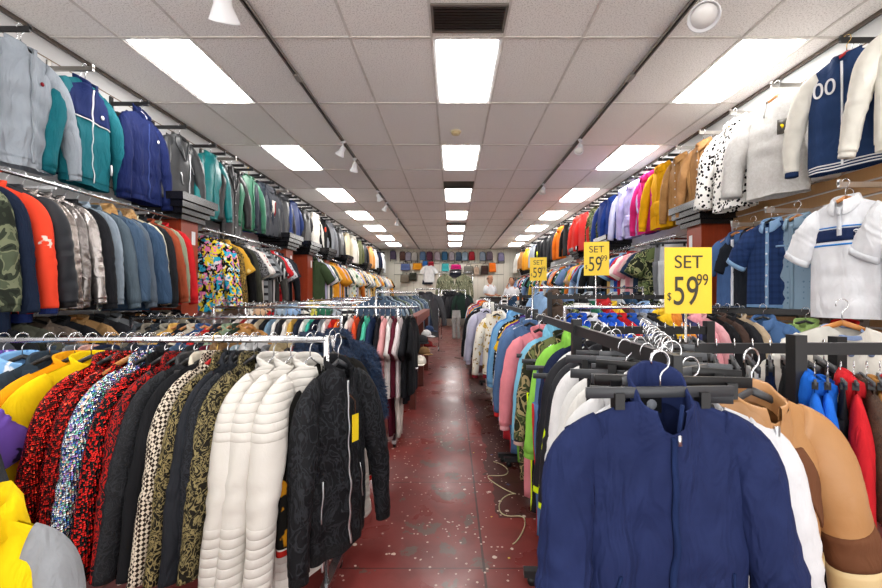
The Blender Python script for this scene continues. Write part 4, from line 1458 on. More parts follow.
def paisley_extras(root, S, obs):
    p = S.front(.012, -.33, .03)
    add('price_tag', MB().box(p.x - .024, p.x + .024, p.y - .002, p.y, p.z - .05, p.z + .05).mesh('tag', smooth=False), 'plastic:#e8c81e', root)
    add('tag_string', MB().tube([(0.0, -.055, -.20), p + Vector((0, 0, .10)), p + Vector((0, 0, .055))], .0016, 5), 'cloth:brown', root)


garment('track', ['paisley:#17181b:#292b2f', 'brocade:#1a1b1d:#232427', 'paisley:#17181b:#292b2f', 'metal:silver', 'cloth:#1c1d20'], 'black paisley bomber jacket with yellow price tag', (-.54, 1.86, 1.245), radians(62), ROWN, 2, 122, 'grey', flat=.85, wx=.70, scale=1.25, extras=paisley_extras)

# furs on the next rack
rack('clothes_rack', (-2.7, 2.62), (-.80, 2.62), 1.18, 'chrome rack of fur jackets behind the near left rack')
FUR = P('''denim|cloth:#3d4a58|slate denim jacket
coat|cloth:#6d7379|grey wool coat
blazer|velour:#b98a80:#caa39a|dusty pink velvet blazer|wood
jacket|cloth:#20293f|dark navy jacket
sweater|camo:#7d848c:#555b62:#9aa1a8:#3c4046|grey mottled sweater
jacket|cloth:#33373d|charcoal jacket|wire
denim|cloth:#2a3a5a|indigo denim jacket|wire
blazer|cloth:#292b2f|black blazer|wire
jacket|cloth:#49607a|faded blue jacket|wire
blazer|cloth:#2a2c30|dark grey blazer|wire
jacket|cloth:#6b1f33|burgundy jacket|wire
fur|fur:#a07840:#6b4a22|brown fur jacket
fur|fur:#b7cdd8:#9db8c6|pale blue fur jacket
fur|fur:#e4e4e4:#cfd0d2|white fur jacket
fur|fur:#8e9196:#6b6e73|grey fur jacket
fur|fur:#cdbb92:#b39f70|cream fur jacket
fur|fur:#b23a22:#8a2414|rust red fur jacket''')
line(FUR, (-2.6, 2.62), (-1.0, 2.62), 75, 'on the rack behind the near left one', 1.18, flat=.85, scale=1.05, lodfix=1)
for i, (x, y, a) in enumerate(((-.88, 2.52, 58), (-.80, 2.80, 54))):
    garment('fur', ['fur:#0f2140:#284a74'], ['navy blue fur jacket, nearer of two', 'navy blue fur jacket, farther of two'][i], (x, y, 1.24), radians(a), 'at the aisle end behind the paisley jacket', 2, 131 + 2 * i, 'black', scale=.98)

rack('clothes_rack', (-2.75, 3.36), (-.95, 3.36), 1.27, 'second chrome rack back on the left with wooden hangers')
line(P('''coat|cloth:#4d555c|grey overcoat
coat|cloth:#7a7468|taupe overcoat
jacket|cloth:#2c3138|dark jacket
jacket|cloth:#8e8a7c|stone jacket
blazer|cloth:#d1a75a|golden tan blazer|wood
coat|cloth:#1f2329|black overcoat|wood
jacket|cloth:#c4bba8|sand jacket|wood
jacket|cloth:#35507c|denim blue jacket|wood
sweater|cloth:#c22a2a|red sweater|wood
jacket|cloth:#222831|midnight jacket|wood
jacket|cloth:#879a80|pale green jacket|wood
jacket|cloth:#2e3a2f|bottle green jacket|wood
jacket|cloth:#b1844e|camel jacket|wood'''), (-2.65, 3.36), (-1.75, 3.36), 80, 'on the second rack back at the left', 1.27, flat=.8, scale=1.0, lodfix=1)

# t-shirt rack by the aisle, two tiers
rack('tee_rack', (-2.4, 3.95), (-.34, 3.95), 1.34, 'chrome two-tier rack of coloured t-shirts by the left aisle edge', low=.72, posts=(0, .9))
TEE = P('''tee|cloth:#232428|ash black t-shirt
tee|cloth:#d5d2cc|oatmeal t-shirt
tee|cloth:#8c2a2a|brick t-shirt
tee|cloth:#e4e1dc|snow white t-shirt
tee|cloth:#2d3446|dusk blue t-shirt
tee|cloth:#b7a98f|khaki t-shirt
tee|cloth:#1f2023|raven t-shirt
tee|cloth:#6d8aa0|dusty blue t-shirt
tee|cloth:#e3e1dc|white t-shirt
tee|cloth:#2a2b30|black t-shirt
tee|cloth:#dcdad6|bone t-shirt
tee|cloth:#c9a04a|ochre t-shirt
tee|cloth:#222938|navy t-shirt
tee|cloth:#e8e6e2|bright white t-shirt
tee|cloth:#3fae9a|aqua t-shirt
tee|cloth:#1c2233|midnight t-shirt
tee|cloth:#7e838a|grey t-shirt
tee|cloth:#dddbd8|pale t-shirt
tee|cloth:#bd2a22|red t-shirt
tee|cloth:#e36a2c|orange t-shirt
tee|cloth:#1b1b1d|jet black t-shirt
tee|cloth:#e2dfdb|off-white t-shirt
tee|cloth:#e0522e|coral t-shirt
tee|cloth:#26262a|charcoal t-shirt
tee|cloth:#53c2a2|mint green t-shirt
tee|cloth:#22304f|dark blue t-shirt
tee|cloth:#1e1e22|soft black t-shirt
tee|cloth:#e2a7a8|pink t-shirt
tee|cloth:#e6e2df|chalk white t-shirt
tee|print:#561a2a:#e6e0da:#561a2a|burgundy t-shirt with white lettering print
tee|cloth:#e9dcdd|blush white t-shirt
tee|cloth:#222327|black t-shirt by the aisle
tee|cloth:#1b1c1f|outermost black t-shirt''')
line(TEE, (-2.15, 3.95), (-.40, 3.95), 86, 'on the two-tier rack', 1.35, flat=.6, wx=.8, scale=1.15, lodfix=1, jit=3)
line(P('''shorts|cloth:#2c55b5|blue shorts|clip
pants|cloth:#53c2a2|mint green trousers|clip
pants|cloth:#26262a|black trousers|clip
pants|cloth:#e2a7a8|pink trousers|clip
pants|cloth:#e5e2dd|white trousers|clip
shorts|cloth:#e0b83a|yellow shorts|clip
shorts|cloth:#5fa8cf|sky blue shorts|clip
pants|cloth:#561a2a|burgundy trousers|clip
pants|cloth:#d8cfc6|cream trousers|clip
shorts|cloth:#1c1d20|black shorts|clip'''), (-1.1, 3.95), (-.46, 3.95), 80, 'on the lower tier of the t-shirt rack', .72, flat=.9, scale=.66, lodfix=1)

# deeper racks on the left
MIX = SHIRTS + RC2
MIXN = SNAME + ['plain ' + q for q in RN2]
for k, (y, x0, x1, z, n_) in enumerate(((4.75, -2.4, -1.25, 1.36, 10), (5.6, -2.4, -1.25, 1.36, 9), (6.8, -2.4, -1.2, 1.38, 9), (8.2, -2.4, -1.2, 1.4, 8), (10.0, -2.4, -1.1, 1.4, 7), (12.2, -2.4, -1.0, 1.4, 6), (14.5, -2.4, -.9, 1.4, 6))):
    nm = ['third', 'fourth', 'fifth', 'sixth', 'seventh', 'eighth', 'ninth'][k]
    rack('clothes_rack', (x0 - .1, y), (x1 + .1, y), z, f'{nm} chrome rack back on the left side')
    line(shirt_items(n_, 90 + k, cols=MIX, names=MIXN, kinds=('jacket', 'shirt', 'hoodie', 'tee')), (x0, y), (x1, y), 78, f'on the {nm} left rack', z, flat=1, scale=1.05)
rack('denim_rack', (-.95, 4.9), (-.82, 9.4), 1.50, 'long chrome rack of denim jackets along the left aisle edge')
DEN = ['#46586e', '#6c7f90', '#2b3a50', '#93a3ae', '#262f3c', '#5a6650', '#7b868c', '#3b4e68']
DENN = ['mid blue', 'faded blue', 'dark blue', 'pale blue', 'indigo', 'grey green', 'grey blue', 'classic blue']
line([('denim', ['cloth:' + DEN[i % 8]], DENN[i % 8] + ' denim jacket', 'black') for i in range(22)], (-.95, 5.0), (-.82, 9.3), 18, 'on the denim rack', 1.50, flat=1.0, scale=1.05, skip_hanger=20)
t = empty('wooden_bench', (-.5, 0, 0), label='red-brown wooden slatted stand below the denim jackets', cat='stand')
for y0 in (5.0, 6.3, 7.6):
    add('post', MB().box(-.04, .04, y0 - .04, y0 + .04, 0, 1.05).mesh('p', smooth=False), 'wood:#6b2a1a:#4a1a10', t)
add('top_board', MB().box(-.06, .06, 4.95, 7.7, 1.05, 1.18).mesh('p', smooth=False), 'wood:#7c3020:#551e12', t)
add('lower_board', MB().box(-.03, .03, 4.97, 7.65, .45, .55).mesh('p', smooth=False), 'wood:#6b2a1a:#4a1a10', t)
SHOE = [('#d9d2c6', 'cream'), ('#2b2b2e', 'black'), ('#8a6a48', 'tan'), ('#c9c9c9', 'grey'), ('#7a2222', 'red'), ('#304060', 'blue')]
for i, (c, nm) in enumerate(SHOE):
    t = empty('baseball_cap', (-.42, 5.05 + .42 * i, .57 + .22 * (i % 2)), radians(20 * i), label=f'{nm} cap hooked on the wooden stand under the denim jackets', cat='cap', group='caps on the wooden stand')
    add('crown', MB().lathe([(.09, 0), (.088, .04), (.07, .08), (.03, .10), (.004, .105)], 16), 'cloth:' + c, t)
    add('brim', MB().tube([(0, -.06, .005), (0, -.15, -.005)], [.085, .06], 14, ry=[.006, .005], up=Vector((0, 0, 1))), 'cloth:' + c, t)

# things at the far end of the aisle
rack('end_rack', (-.95, 10.3), (-.35, 10.3), 1.62, 'chrome rack with grey overcoats at the end of the left racks')
garment('coat', ['cloth:#4a4c50'], 'charcoal grey wool overcoat', (-.60, 10.25, 1.62), radians(10), 'facing the aisle at its far end', 1, 3, 'black', scale=1.25)
garment('coat', ['cloth:#3a3c41'], 'dark grey overcoat', (-.80, 10.4, 1.62), radians(20), 'behind the charcoal overcoat', 1, 4, 'black', scale=1.2)
garment('sweater', ['cloth:#8d2730'], 'dark red sweater', (-.66, 10.6, 1.62), radians(60), 'at the aisle end of the overcoat rack', 1, 2, 'black')
rack('end_rack', (-.35, 13.2), (.45, 13.2), 1.62, 'chrome rack of black clothes closing the far end of the aisle')
line(P('''jacket|cloth:#d8d4cc|cream jacket
hoodie|cloth:#1b1b1e|black hoodie
jacket|nylon:#1f2024|black nylon jacket
hoodie|cloth:#222226|soft black hoodie
jacket|nylon:#27282c|graphite nylon jacket
jacket|cloth:#2a2b2f|black cotton jacket
sweater|cloth:#24362f|dark green sweater'''), (-.3, 13.2), (.36, 13.2), 12, 'on the rack closing the far aisle', 1.62, flat=1, scale=1.2, lodfix=1)
garment('pants', ['cloth:#9a9a98', 'cloth:#2b2b2b'], 'light grey trousers', (.14, 12.9, 1.05), 0, 'hanging low at the end of the aisle', 1, 1, None, scale=1.0)
rack('end_rack', (-.5, 15.3), (.8, 15.3), 2.36, 'tall frame with camouflage jackets before the back wall')
for i, (x, nm) in enumerate(((-.26, 'left of the pair'), (.46, 'right of the pair'))):
    garment('jacket', ['camo:#7d8068:#5c614a:#9a9a80:#454a38'], f'muted camouflage jacket, {nm}', (x, 15.25, 2.36), 0, 'on the tall back frame', 1, i, None, scale=1.35, wx=.8)

# ------------------------------------------------------------------ the long rack along the right side of the aisle
def gucci(root, S, obs):
    for sx in (-1,):
        pass


rack('aisle_rack', (.56, .97), (.70, 3.3), 1.30, 'near black rack along the right side of the aisle', 'black', posts=(.42, 1))
AISLE1 = P('''pants|cloth:#dcdcde,cloth:#dcdcde|white trousers under the navy jacket|clip
jacket|cloth:#d9dbe0,cloth:navy|white and navy zip jacket|grey
track|cloth:#dedede,cloth:#2d6b45|white track jacket with green and red cuff stripe|clip
pants|cloth:#26272a,cloth:#dcdcdc|black trousers with white side stripe|clip
track|cloth:#dddbd6,camo:#5b6142:#33382a:#7d7f5c:#242720|white track jacket with camouflage stripe|clip
jacket|cloth:#d8d8d6,cloth:#c9c3b6|white zip jacket with beige cuffs|grey
pants|cloth:#2c2d30,cloth:#e8e8e8|dark trousers with white stripe|clip
track|cloth:#e2e2e2,cloth:#2a2a2c|white and black track jacket|clip
track|nylon:#232429,cloth:#d6ef1e|black track jacket with neon yellow stripes|grey
windbreaker|nylon:#202126,cloth:#d6ef1e|second black jacket with neon yellow trim|grey
track|print:#e0e0de:#26272b:#e0e0de,cloth:#26272b|white jacket with black ring print|black
jacket|cloth:#1f2742|navy zip jacket|black
hoodie|cloth:#8fd052|lime green hoodie|black
jacket|camo:#6b6f47:#3b432c:#a08f68:#2a2d20,stripe:#c9a59a:#24262a|green camouflage jacket with striped cuffs|black
hoodie|cloth:#7fc0dd|sky blue hoodie|black
track|cloth:#e58a93,cloth:#e9a9ae|pink tracksuit jacket|black
jacket|cloth:#e6989f|pale pink zip jacket|black''')
ys1 = [1.0, 1.07, 1.15, 1.24, 1.33, 1.43, 1.53, 1.63, 1.78, 1.94, 2.08, 2.2, 2.36, 2.52, 2.68, 2.84, 2.98]
es1 = [600, 572, 562, 578, 566, 563, 572, 556, 551, 547, 552, 543, 537, 524, 521, 505, 511]


def edge_x(u, y, half):
    return (u - 452) / 392 * y + half


for i, (kind, cols, desc, hg) in enumerate(AISLE1):
    y = ys1[i]
    garment(kind, cols, desc, (edge_x(es1[i], y, .25 if kind != 'pants' else .15), y, 1.29), radians(-8 + R.uniform(-7, 7)), 'on the near aisle rack', 2 if y < 2.3 else 1, 140 + i, hg, flat=.8, wx=.8, scale=1.04 if kind != 'pants' else 1.1)
# tracksuit trousers on the same rail, lower halves showing
line(P('''pants|cloth:#8c2f3a,cloth:#dddddd|dark red track trousers|clip
pants|denim:a,cloth:#c92d30|denim trousers with red side stripe|clip
pants|cloth:#202127,cloth:#d6ef1e|black track trousers with neon stripe|clip
pants|cloth:#e58a93|pink track trousers|clip
pants|camo:#6b6f47:#3b432c:#a08f68:#2a2d20|camouflage trousers|clip
pants|cloth:#83c24c|lime green trousers|clip'''.replace('denim:a', 'cloth:#54719b')), (.60, 1.98), (.66, 3.15), -8, 'hung under jackets on the near aisle rack', 1.12, flat=1, scale=1.0, jit=8, lodfix=1)

rack('aisle_rack', (.66, 3.4), (.70, 6.3), 1.32, 'middle black rack along the right side of the aisle', 'black')
AISLE2 = P('''track|cloth:#4f6d96,cloth:#c92d30|blue denim track jacket with red stripe
jacket|cloth:#d9dbe0|white zip jacket
track|cloth:#5b779e,cloth:#d8d8d8|pale denim track jacket
tee|cloth:#e2e0dc|white t-shirt
jacket|cloth:#5b3a92|purple zip jacket
tee|cloth:#e9bb22|golden yellow t-shirt
track|dots:#1b1b1e:#e8e8e8,cloth:white|black track jacket with white dots
hoodie|cloth:#77aedb|light blue hoodie
hoodie|cloth:#4f8cc8|mid blue hoodie
jacket|floral:#e0dacb:#c09a35:#8a6a1f,cloth:#8c2730|white jacket with gold floral print
jacket|floral:#e0dacb:#c09a35:#8a6a1f,cloth:#8c2730|second white jacket with gold floral print
pants|floral:#e0dacb:#c09a35:#8a6a1f|white trousers with gold floral print
jacket|cloth:#b8b8cf|lavender grey jacket
jacket|cloth:#c9cad6|pale lilac jacket
jacket|cloth:#1b1c20|black zip jacket''')
es2 = [496, 500, 496, 500, 498, 497, 495, 491, 490, 474, 475, 482, 467, 466, 463]
ys2 = [3.12, 3.3, 3.45, 3.62, 3.76, 3.88, 4.02, 4.2, 4.36, 4.6, 4.8, 5.0, 5.5, 5.8, 6.15]
for i, (kind, cols, desc, hg) in enumerate(AISLE2):
    garment(kind, cols, desc, (edge_x(es2[i], ys2[i], .27 if kind != 'pants' else .16), ys2[i], 1.32), radians(-12 + R.uniform(-7, 7)), 'on the middle aisle rack', 1, i % 6, hg, flat=1, scale=1.08, wx=.75)
line(P('''pants|cloth:#4f6d96,cloth:#c92d30|denim trousers with red stripe|clip
pants|cloth:#c03038,cloth:#e8e8e8|red track trousers|clip
pants|cloth:#5d84b8|light blue trousers|clip
pants|cloth:#2a2b2f,cloth:#e8e8e8|black trousers|clip
pants|floral:#e0dacb:#c09a35:#8a6a1f|floral white trousers|clip
pants|cloth:#3a6b48|green trousers|clip'''), (.62, 3.35), (.66, 5.6), -10, 'hung low on the middle aisle rack', 1.10, flat=1, scale=1.0, jit=8, lodfix=1)
rack('aisle_rack', (.66, 6.9), (.80, 11.6), 1.36, 'far chrome rack along the right side of the aisle')
line(shirt_items(20, 123, cols=RC2 + ['cloth:#1b1b1e', 'cloth:#2f86d0', 'cloth:#c02a2a'], names=RN2 + ['jet black', 'azure', 'scarlet'], kinds=('jacket', 'hoodie', 'track')), (.66, 7.0), (.80, 11.5), -14, 'on the far aisle rack', 1.36, flat=1, scale=1.15)

# the big navy velour jacket and the tan one behind it
def navy_extras(root, S, obs):
    add('neck_label', MB().box(-.028, .028, .040, .043, -.150, -.105).mesh('label', smooth=False), 'cloth:#17181c', root)
    add('label_emblem', MB().lathe([(.001, -.001), (.014, -.001), (.014, .001), (.001, .001)], 14).xf(Matrix.Translation((0, .039, -.128)) @ Matrix.Rotation(pi / 2, 4, 'X')), 'cloth:#8a8f98', root)


garment('velour', ['velour:#151d3e:#27325c:#4a5a98', None, None, 'cloth:#1c2b52', 'velour:#161f42:#28345f:#4a5a98'], 'large navy velour jacket with high zip collar', (.478, .90, 1.305), radians(3), 'at the front of the right aisle rack', 2, 200, 'clip', scale=.91, extras=navy_extras)


def tan_extras(root, S, obs):
    add('brown_panel', S.strip(-.22, -.42, lambda z: .02 + (-.22 - z) * .7, lambda z: min(.19, .10 + (-.22 - z) * .7), n=10, m=8, off=.005), 'cloth:#6d4630', root)
    add('cream_panel', S.strip(-.50, -.74, lambda z: .0, lambda z: .20, n=8, m=10, off=.004), 'satin:#d9bd86', root)
    sl = [o for o in obs if o.name.startswith('sleeve')]
    for q, s in enumerate(sl):
        sx = -1 if q == 0 else 1
        for (v0, v1, c) in ((.42, .60, 'cloth:#6d4630'), (.60, .82, 'satin:#d2b98a')):
            m_, _, _ = sleeve_mb(S, sx, 22, 6, seed=201, v0=v0, v1=v1, k=1.04, L=.58)
            add('sleeve_band', m_, c, s)


garment('jacket', ['satin:#b48658:#a97a4c', 'satin:#b48658:#a97a4c', None, 'metal:silver'], 'tan satin jacket with brown and cream stripes', (.84, 1.10, 1.28), radians(14), 'behind the navy velour jacket', 2, 201, 'grey', scale=1.14, extras=tan_extras)
garment('jacket', ['cloth:#dcdcdf'], 'white zip jacket', (.62, 1.02, 1.27), radians(8), 'between the navy velour and tan jackets', 2, 8, 'grey', flat=.8, scale=1.06)
for k in range(12):   # empty flat trouser hangers fanned over the rail
    h = empty('clip_hanger', (.56 + .035 * k, 1.0 + .085 * k, 1.315), radians(-6 + 38 * sin(k * 1.9)), label=None)
    h.rotation_euler.x = radians(R.uniform(-6, 6))
    add('hanger_bar', hanger_mesh('clip', 'bar', 2), 'plastic:#55585c' if k % 2 else 'plastic:jet', h)
    add('hook', hanger_mesh('clip', 'hook', 2), 'chrome:silver', h)
    for sx in (-1, 1):
        add('clip', CLIP, 'plastic:jet', h, loc=(sx * .14, 0, 0))
    HNG.append(['fanned over the near aisle rack', h, 'flat clip hanger in ' + ('grey' if k % 2 else 'black'), 'empty'])

# ------------------------------------------------------------------ racks in the right half
rack('trouser_rack', (.83, 2.26), (1.48, 2.26), 1.27, 'black bar rack of clip hangers behind the navy velour jacket', 'black')
line([('pants', ['cloth:' + c], nm + ' trousers', 'clip') for c, nm in (('#23242a', 'black'), ('#5b3a92', 'purple'), ('#2b2c30', 'charcoal'), ('#c9c9cb', 'pale grey'), ('#1e2b4a', 'navy'), ('#8a8d92', 'grey'), ('#b83238', 'red'), ('#202124', 'jet black'), ('#e0b23a', 'yellow'), ('#35508c', 'blue'), ('#26272b', 'dark grey'), ('#d8d8d6', 'white'))], (.9, 2.26), (1.42, 2.26), 62, 'on the black bar rack', 1.27, flat=.8, lodfix=1)
rack('trouser_rack', (.95, 1.75), (1.72, 1.75), 1.235, 'low black rack before the bar rack, with grey and black trousers', 'black', posts=(0, 1))
line([('pants', ['cloth:' + c], nm + ' track trousers', 'clip') for c, nm in (('#1d1e22', 'black'), ('#c22a2e', 'red'), ('#2b2c31', 'charcoal'), ('#8b8e93', 'grey'), ('#e2e2e2', 'white'), ('#1f2c4e', 'navy'), ('#3b3d41', 'dark grey'), ('#b9232a', 'crimson'), ('#1a1a1c', 'jet black'))], (1.02, 1.75), (1.66, 1.75), 55, 'on the low black rack', 1.235, flat=.9, lodfix=1)
rack('kids_rack', (1.30, 1.48), (2.1, 1.48), 1.27, 'black rack with thick square post at the right edge', 'black')
KID = P('''hoodie|cloth:#1d63c8|bright blue hoodie|clip
track|cloth:#1f66cf,cloth:#e6e6e6|blue track jacket with white stripe|clip
pants|cloth:#2a2b2f|black small trousers|clip
hoodie|cloth:#c4222a|red hoodie|clip
fur|fur:#6b4528:#4a2e18|brown fur jacket|clip
jacket|cloth:#bf8a4e|tan jacket|clip
puffer|nylon:#c4222a|red puffer jacket|clip
jacket|cloth:#dfe0e4|white jacket|clip
puffer|nylon:#1f2023|black puffer jacket|clip
jacket|cloth:#2a2b30|graphite jacket|clip''')
line(KID, (1.36, 1.47), (1.80, 1.47), 48, 'on the black rack at the right edge', 1.19, flat=.75, scale=.66, lodfix=1, jit=4)
rack('kids_rack', (.95, 3.3), (2.45, 3.3), 1.36, 'chrome rack of bright tops behind the black bar rack')
line(P('''jacket|cloth:#1d4fb5|blue jacket
jacket|cloth:#2354c0|royal blue jacket
jacket|cloth:#e6e6e6|white jacket
jacket|cloth:#1f55c4|cobalt jacket
jacket|cloth:#2a62d0|bright blue jacket
jacket|cloth:#c8232b|red jacket
jacket|cloth:#2b59b5|mid blue jacket
jacket|cloth:#8f949b|grey jacket
jacket|cloth:#2a2b30|black jacket
hoodie|cloth:#efc22c|yellow hoodie
hoodie|cloth:#d98a3c|amber hoodie
jacket|cloth:#3a3f6b|indigo jacket
hoodie|cloth:#e9a0aa|pink hoodie
jacket|cloth:#dba5ac|dusty pink jacket
jacket|cloth:#1d1e21|jet black jacket
jacket|cloth:#4a3a34|brown jacket
jacket|cloth:#26272b|charcoal jacket
jacket|cloth:#b9a58a|beige jacket'''), (1.0, 3.3), (2.4, 3.3), -75, 'on the bright rack', 1.36, flat=.75, lodfix=1, scale=.95)
for k, (y, x0, x1, z, n_, st) in enumerate(((4.3, 1.15, 2.45, 1.45, 12, 'black'), (5.2, 1.15, 2.45, 1.56, 9, 'chrome'), (6.4, 1.2, 2.4, 1.45, 9, 'black'), (7.9, 1.2, 2.4, 1.45, 8, 'chrome'), (9.6, 1.3, 2.4, 1.45, 7, 'chrome'), (12.0, 1.6, 2.4, 1.45, 5, 'chrome'))):
    nm = ['third', 'fourth', 'fifth', 'sixth', 'seventh', 'eighth'][k]
    rack('clothes_rack', (x0 - .08, y), (x1 + .08, y), z, f'{nm} rack back in the right half, {st}', st)
    line(shirt_items(n_, 150 + k, cols=RC2 + ['cloth:#1d1e21', 'cloth:#55463c', 'camo:#5f6b43:#2f3a26:#8a8c62:#1f241b'], names=RN2 + ['jet black', 'dark brown', 'camouflage'], kinds=('jacket', 'hoodie', 'tee', 'track')), (x0, y), (x1, y), -76, f'on the {nm} right rack', z, flat=1, scale=1.0)

# price signs on poles
SG = [(1.085, 1.80, 1.517, 1.0, 'large yellow SET 59.99 sign in the middle of the right half', 0), (1.53, 4.15, 1.835, 1.17, 'yellow SET 59.99 sign further back, left of the large one', -12), (1.31, 5.95, 1.845, 1.16, 'small yellow SET 59.99 sign, the farthest', -8)]
for x, y, z, s, nm, a in SG:
    t = empty('price_sign', (x, y, z), radians(a), label=nm, cat='sign', group='yellow price signs')
    o = add('board', MB().box(-.108, .108, 0, .004, -.152, .152).mesh('board', smooth=False), 'plastic:#f0ca2a', t)
    add('lettering', text_mesh('SET', .085, .0006), 'plastic:#2a2410', t, loc=(0, -.002, .082))
    add('lettering', text_mesh('59', .165, .0006), 'plastic:#2a2410', t, loc=(-.012, -.002, -.055), scale=(.75, 1, 1.15))
    add('lettering', text_mesh('99', .075, .0006), 'plastic:#2a2410', t, loc=(.064, -.002, .0), scale=(.75, 1, 1))
    add('lettering', text_mesh('$', .05, .0006), 'plastic:#2a2410', t, loc=(-.088, -.002, -.075), scale=(.8, 1, 1))
    t.scale = (s,) * 3
    q = empty('sign_pole', (x, y + .02, 0), label='thin metal pole holding the ' + nm.split(' SET')[0] + ' sign' + {0: ' nearest the camera', 1: ' further back', 2: ' farthest away'}[SG.index((x, y, z, s, nm, a))], cat='pole')
    add('pole', MB().tube([(0, 0, 0.01), (0, 0, z + .05)], .006, 8), 'chrome:silver', q)
    add('base', MB().lathe([(.12, 0), (.12, .01), (.01, .02)], 16), 'chrome:silver', q)

# ------------------------------------------------------------------ yellow hoodie in the near left corner
def smile(root, S, obs):
    for k, (x0, z0, x1, z1) in enumerate(((-.14, -.36, .12, -.52), (.12, -.52, .20, -.36))):
        pass
    pts = [S.front(-.20 + .34 * i / 14, -.34 - .20 * sin(pi * i / 14 * .8), .012) for i in range(15)]
    add('chest_line', MB().tube(pts, .009, 6), 'cloth:#2b2a20', root)
    pts = [S.front(.10 + .08 * i / 4, -.46 - .02 * i / 4, .012) for i in range(5)]
    add('chest_line', MB().tube(pts, .008, 6), 'cloth:#2b2a20', root)


rack('corner_rack', (-1.75, .84), (-1.0, .84), 1.15, 'chrome rack by the camera at the left edge')
garment('hoodie', ['cloth:#f0cb10', 'cloth:#8f9296', 'cloth:#8f9296', None, 'cloth:#f0cb10'], 'yellow hoodie with grey sleeves and black line', (-1.015, .84, 1.045), radians(24), 'at the lower left corner', 2, 210, 'black', extras=smile, scale=.8, wx=.68)
garment('hoodie', ['cloth:#14805a', 'cloth:#3a3d42', 'cloth:#3a3d42'], 'green sweatshirt with grey sleeves and badge', (-1.77, 1.12, 1.17), radians(60), 'at the left edge behind the yellow hoodie', 2, 211, 'black', scale=1.0, extras=emblem(.17, -.30, .025, 'plastic:white'))
garment('tee', ['print:#6b4ea8:#35b0c8:#241a3a'], 'purple and teal print t-shirt', (-1.93, 1.30, 1.23), radians(60), 'at the left edge behind the green sweatshirt', 2, 2, 'black', scale=1.05)
for (x, y) in ((-1.70, .86),):
    pass

# ------------------------------------------------------------------ wall of bags at the back
def px(u, v, d=18.2):
    return ((u - 452) / 392 * d, 1.45 - (v - 293) / 392 * d)


bp_body = MB()
rows = []
for i in range(9):
    t = i / 8
    zz = -.2 + .4 * t
    ww = .14 * (1 - .25 * max(0, t - .6) ** 1.2 * 2.2) * (.92 + .08 * min(1, t * 6))
    dd = .07 * (1 - .5 * t * t * .6)
    rows.append([(ww * math.copysign(abs(cos(a)) ** .6, cos(a)), dd * math.copysign(abs(sin(a)) ** .6, sin(a)), zz) for a in [2 * pi * j / 16 for j in range(16)]])
b = bp_body.grid(rows, closed=True)
bp_body.cap(b, 16)
bp_body.cap(b + 8 * 16, 16)
bp_body = bp_body.mesh('bag_body')
bp_pocket = MB().box(-.10, .10, -.11, -.06, -.17, .02).mesh('pocket', smooth=False)
bp_handle = MB().tube([(-.04, 0, .19), (-.03, 0, .235), (.03, 0, .235), (.04, 0, .19)], .008, 6).mesh('handle')
bp_strap = MB().tube([(.0, .0, .15), (.02, -.02, -.05), (.01, 0, -.30)], .012, 6, ry=.004).mesh('strap')
BPS = [(393, 253, '#4a4256', 'dark plum'), (402.5, 254, '#4c332c', 'dark brown'), (408.5, 254.5, '#7f7a86', 'mauve grey'), (414.5, 254.5, '#a39f98', 'stone grey'), (422.7, 254, '#58708f', 'blue grey'), (429.5, 254, '#5a3040', 'wine red'), (437.2, 254, '#9c8f98', 'pale mauve'),
       (444.5, 254, '#2f5878', 'dark teal blue'), (451.5, 254.5, '#93898f', 'dusty grey'), (458.5, 254.5, '#39495c', 'slate blue'), (465, 254.5, '#8496a3', 'light steel'), (471.7, 254, '#9c2530', 'red'), (482.5, 254.5, '#7d8c9d', 'sky grey'), (489.5, 254, '#6d5f6b', 'grey plum'), (501, 255, '#7f7d9c', 'lilac grey')]
for u, v, c, nm in BPS:
    x, z = px(u, v)
    t = empty('backpack', (x, YB - .12, z), label=f'{nm} backpack in the top row on the back wall', cat='backpack', group='backpacks on the back wall')
    add('body', bp_body, 'nylon:' + c, t)
    add('front_pocket', bp_pocket, 'cloth:' + c, t)
    add('top_handle', bp_handle, 'cloth:jet', t)
    for sx in (-1, 1):
        add('strap', bp_strap, 'cloth:jet', t, loc=(sx * .13, 0, 0))
BAGS = [(405.5, 265, .46, .30, '#4d5b86', 'blue duffel bag'), (417.5, 264.5, .48, .30, '#d08a1a', 'mustard yellow duffel bag'), (431, 262, .28, .24, '#9a2530', 'small red bag'), (425, 261.5, .25, .22, '#2f66a8', 'small blue bag'), (445.4, 265.5, .36, .36, '#3fa9ad', 'turquoise tote bag'),
        (456, 265, .50, .22, '#c22070', 'magenta duffel bag'), (455.5, 272, .60, .34, '#20222e', 'black duffel bag under the magenta one'), (468.5, 268, .48, .34, '#77766e', 'grey handbag'), (484.5, 268, .36, .40, '#3f2c28', 'dark brown bag'), (492.5, 265.5, .34, .42, '#e8731c', 'bright orange backpack style bag'),
        (444, 276.5, .40, .24, '#dd6a22', 'orange satchel below the turquoise tote'), (404.8, 276.5, .44, .34, '#6f6659', 'taupe handbag'), (413, 274.5, .36, .36, '#2a2b22', 'black and yellow bag'), (470, 280, .3, .36, '#5a3a38', 'maroon bag'), (476.5, 269, .26, .34, '#b8a08c', 'beige shoulder bag'), (427.5, 280, .5, .2, '#1f2436', 'navy trunk bag')]
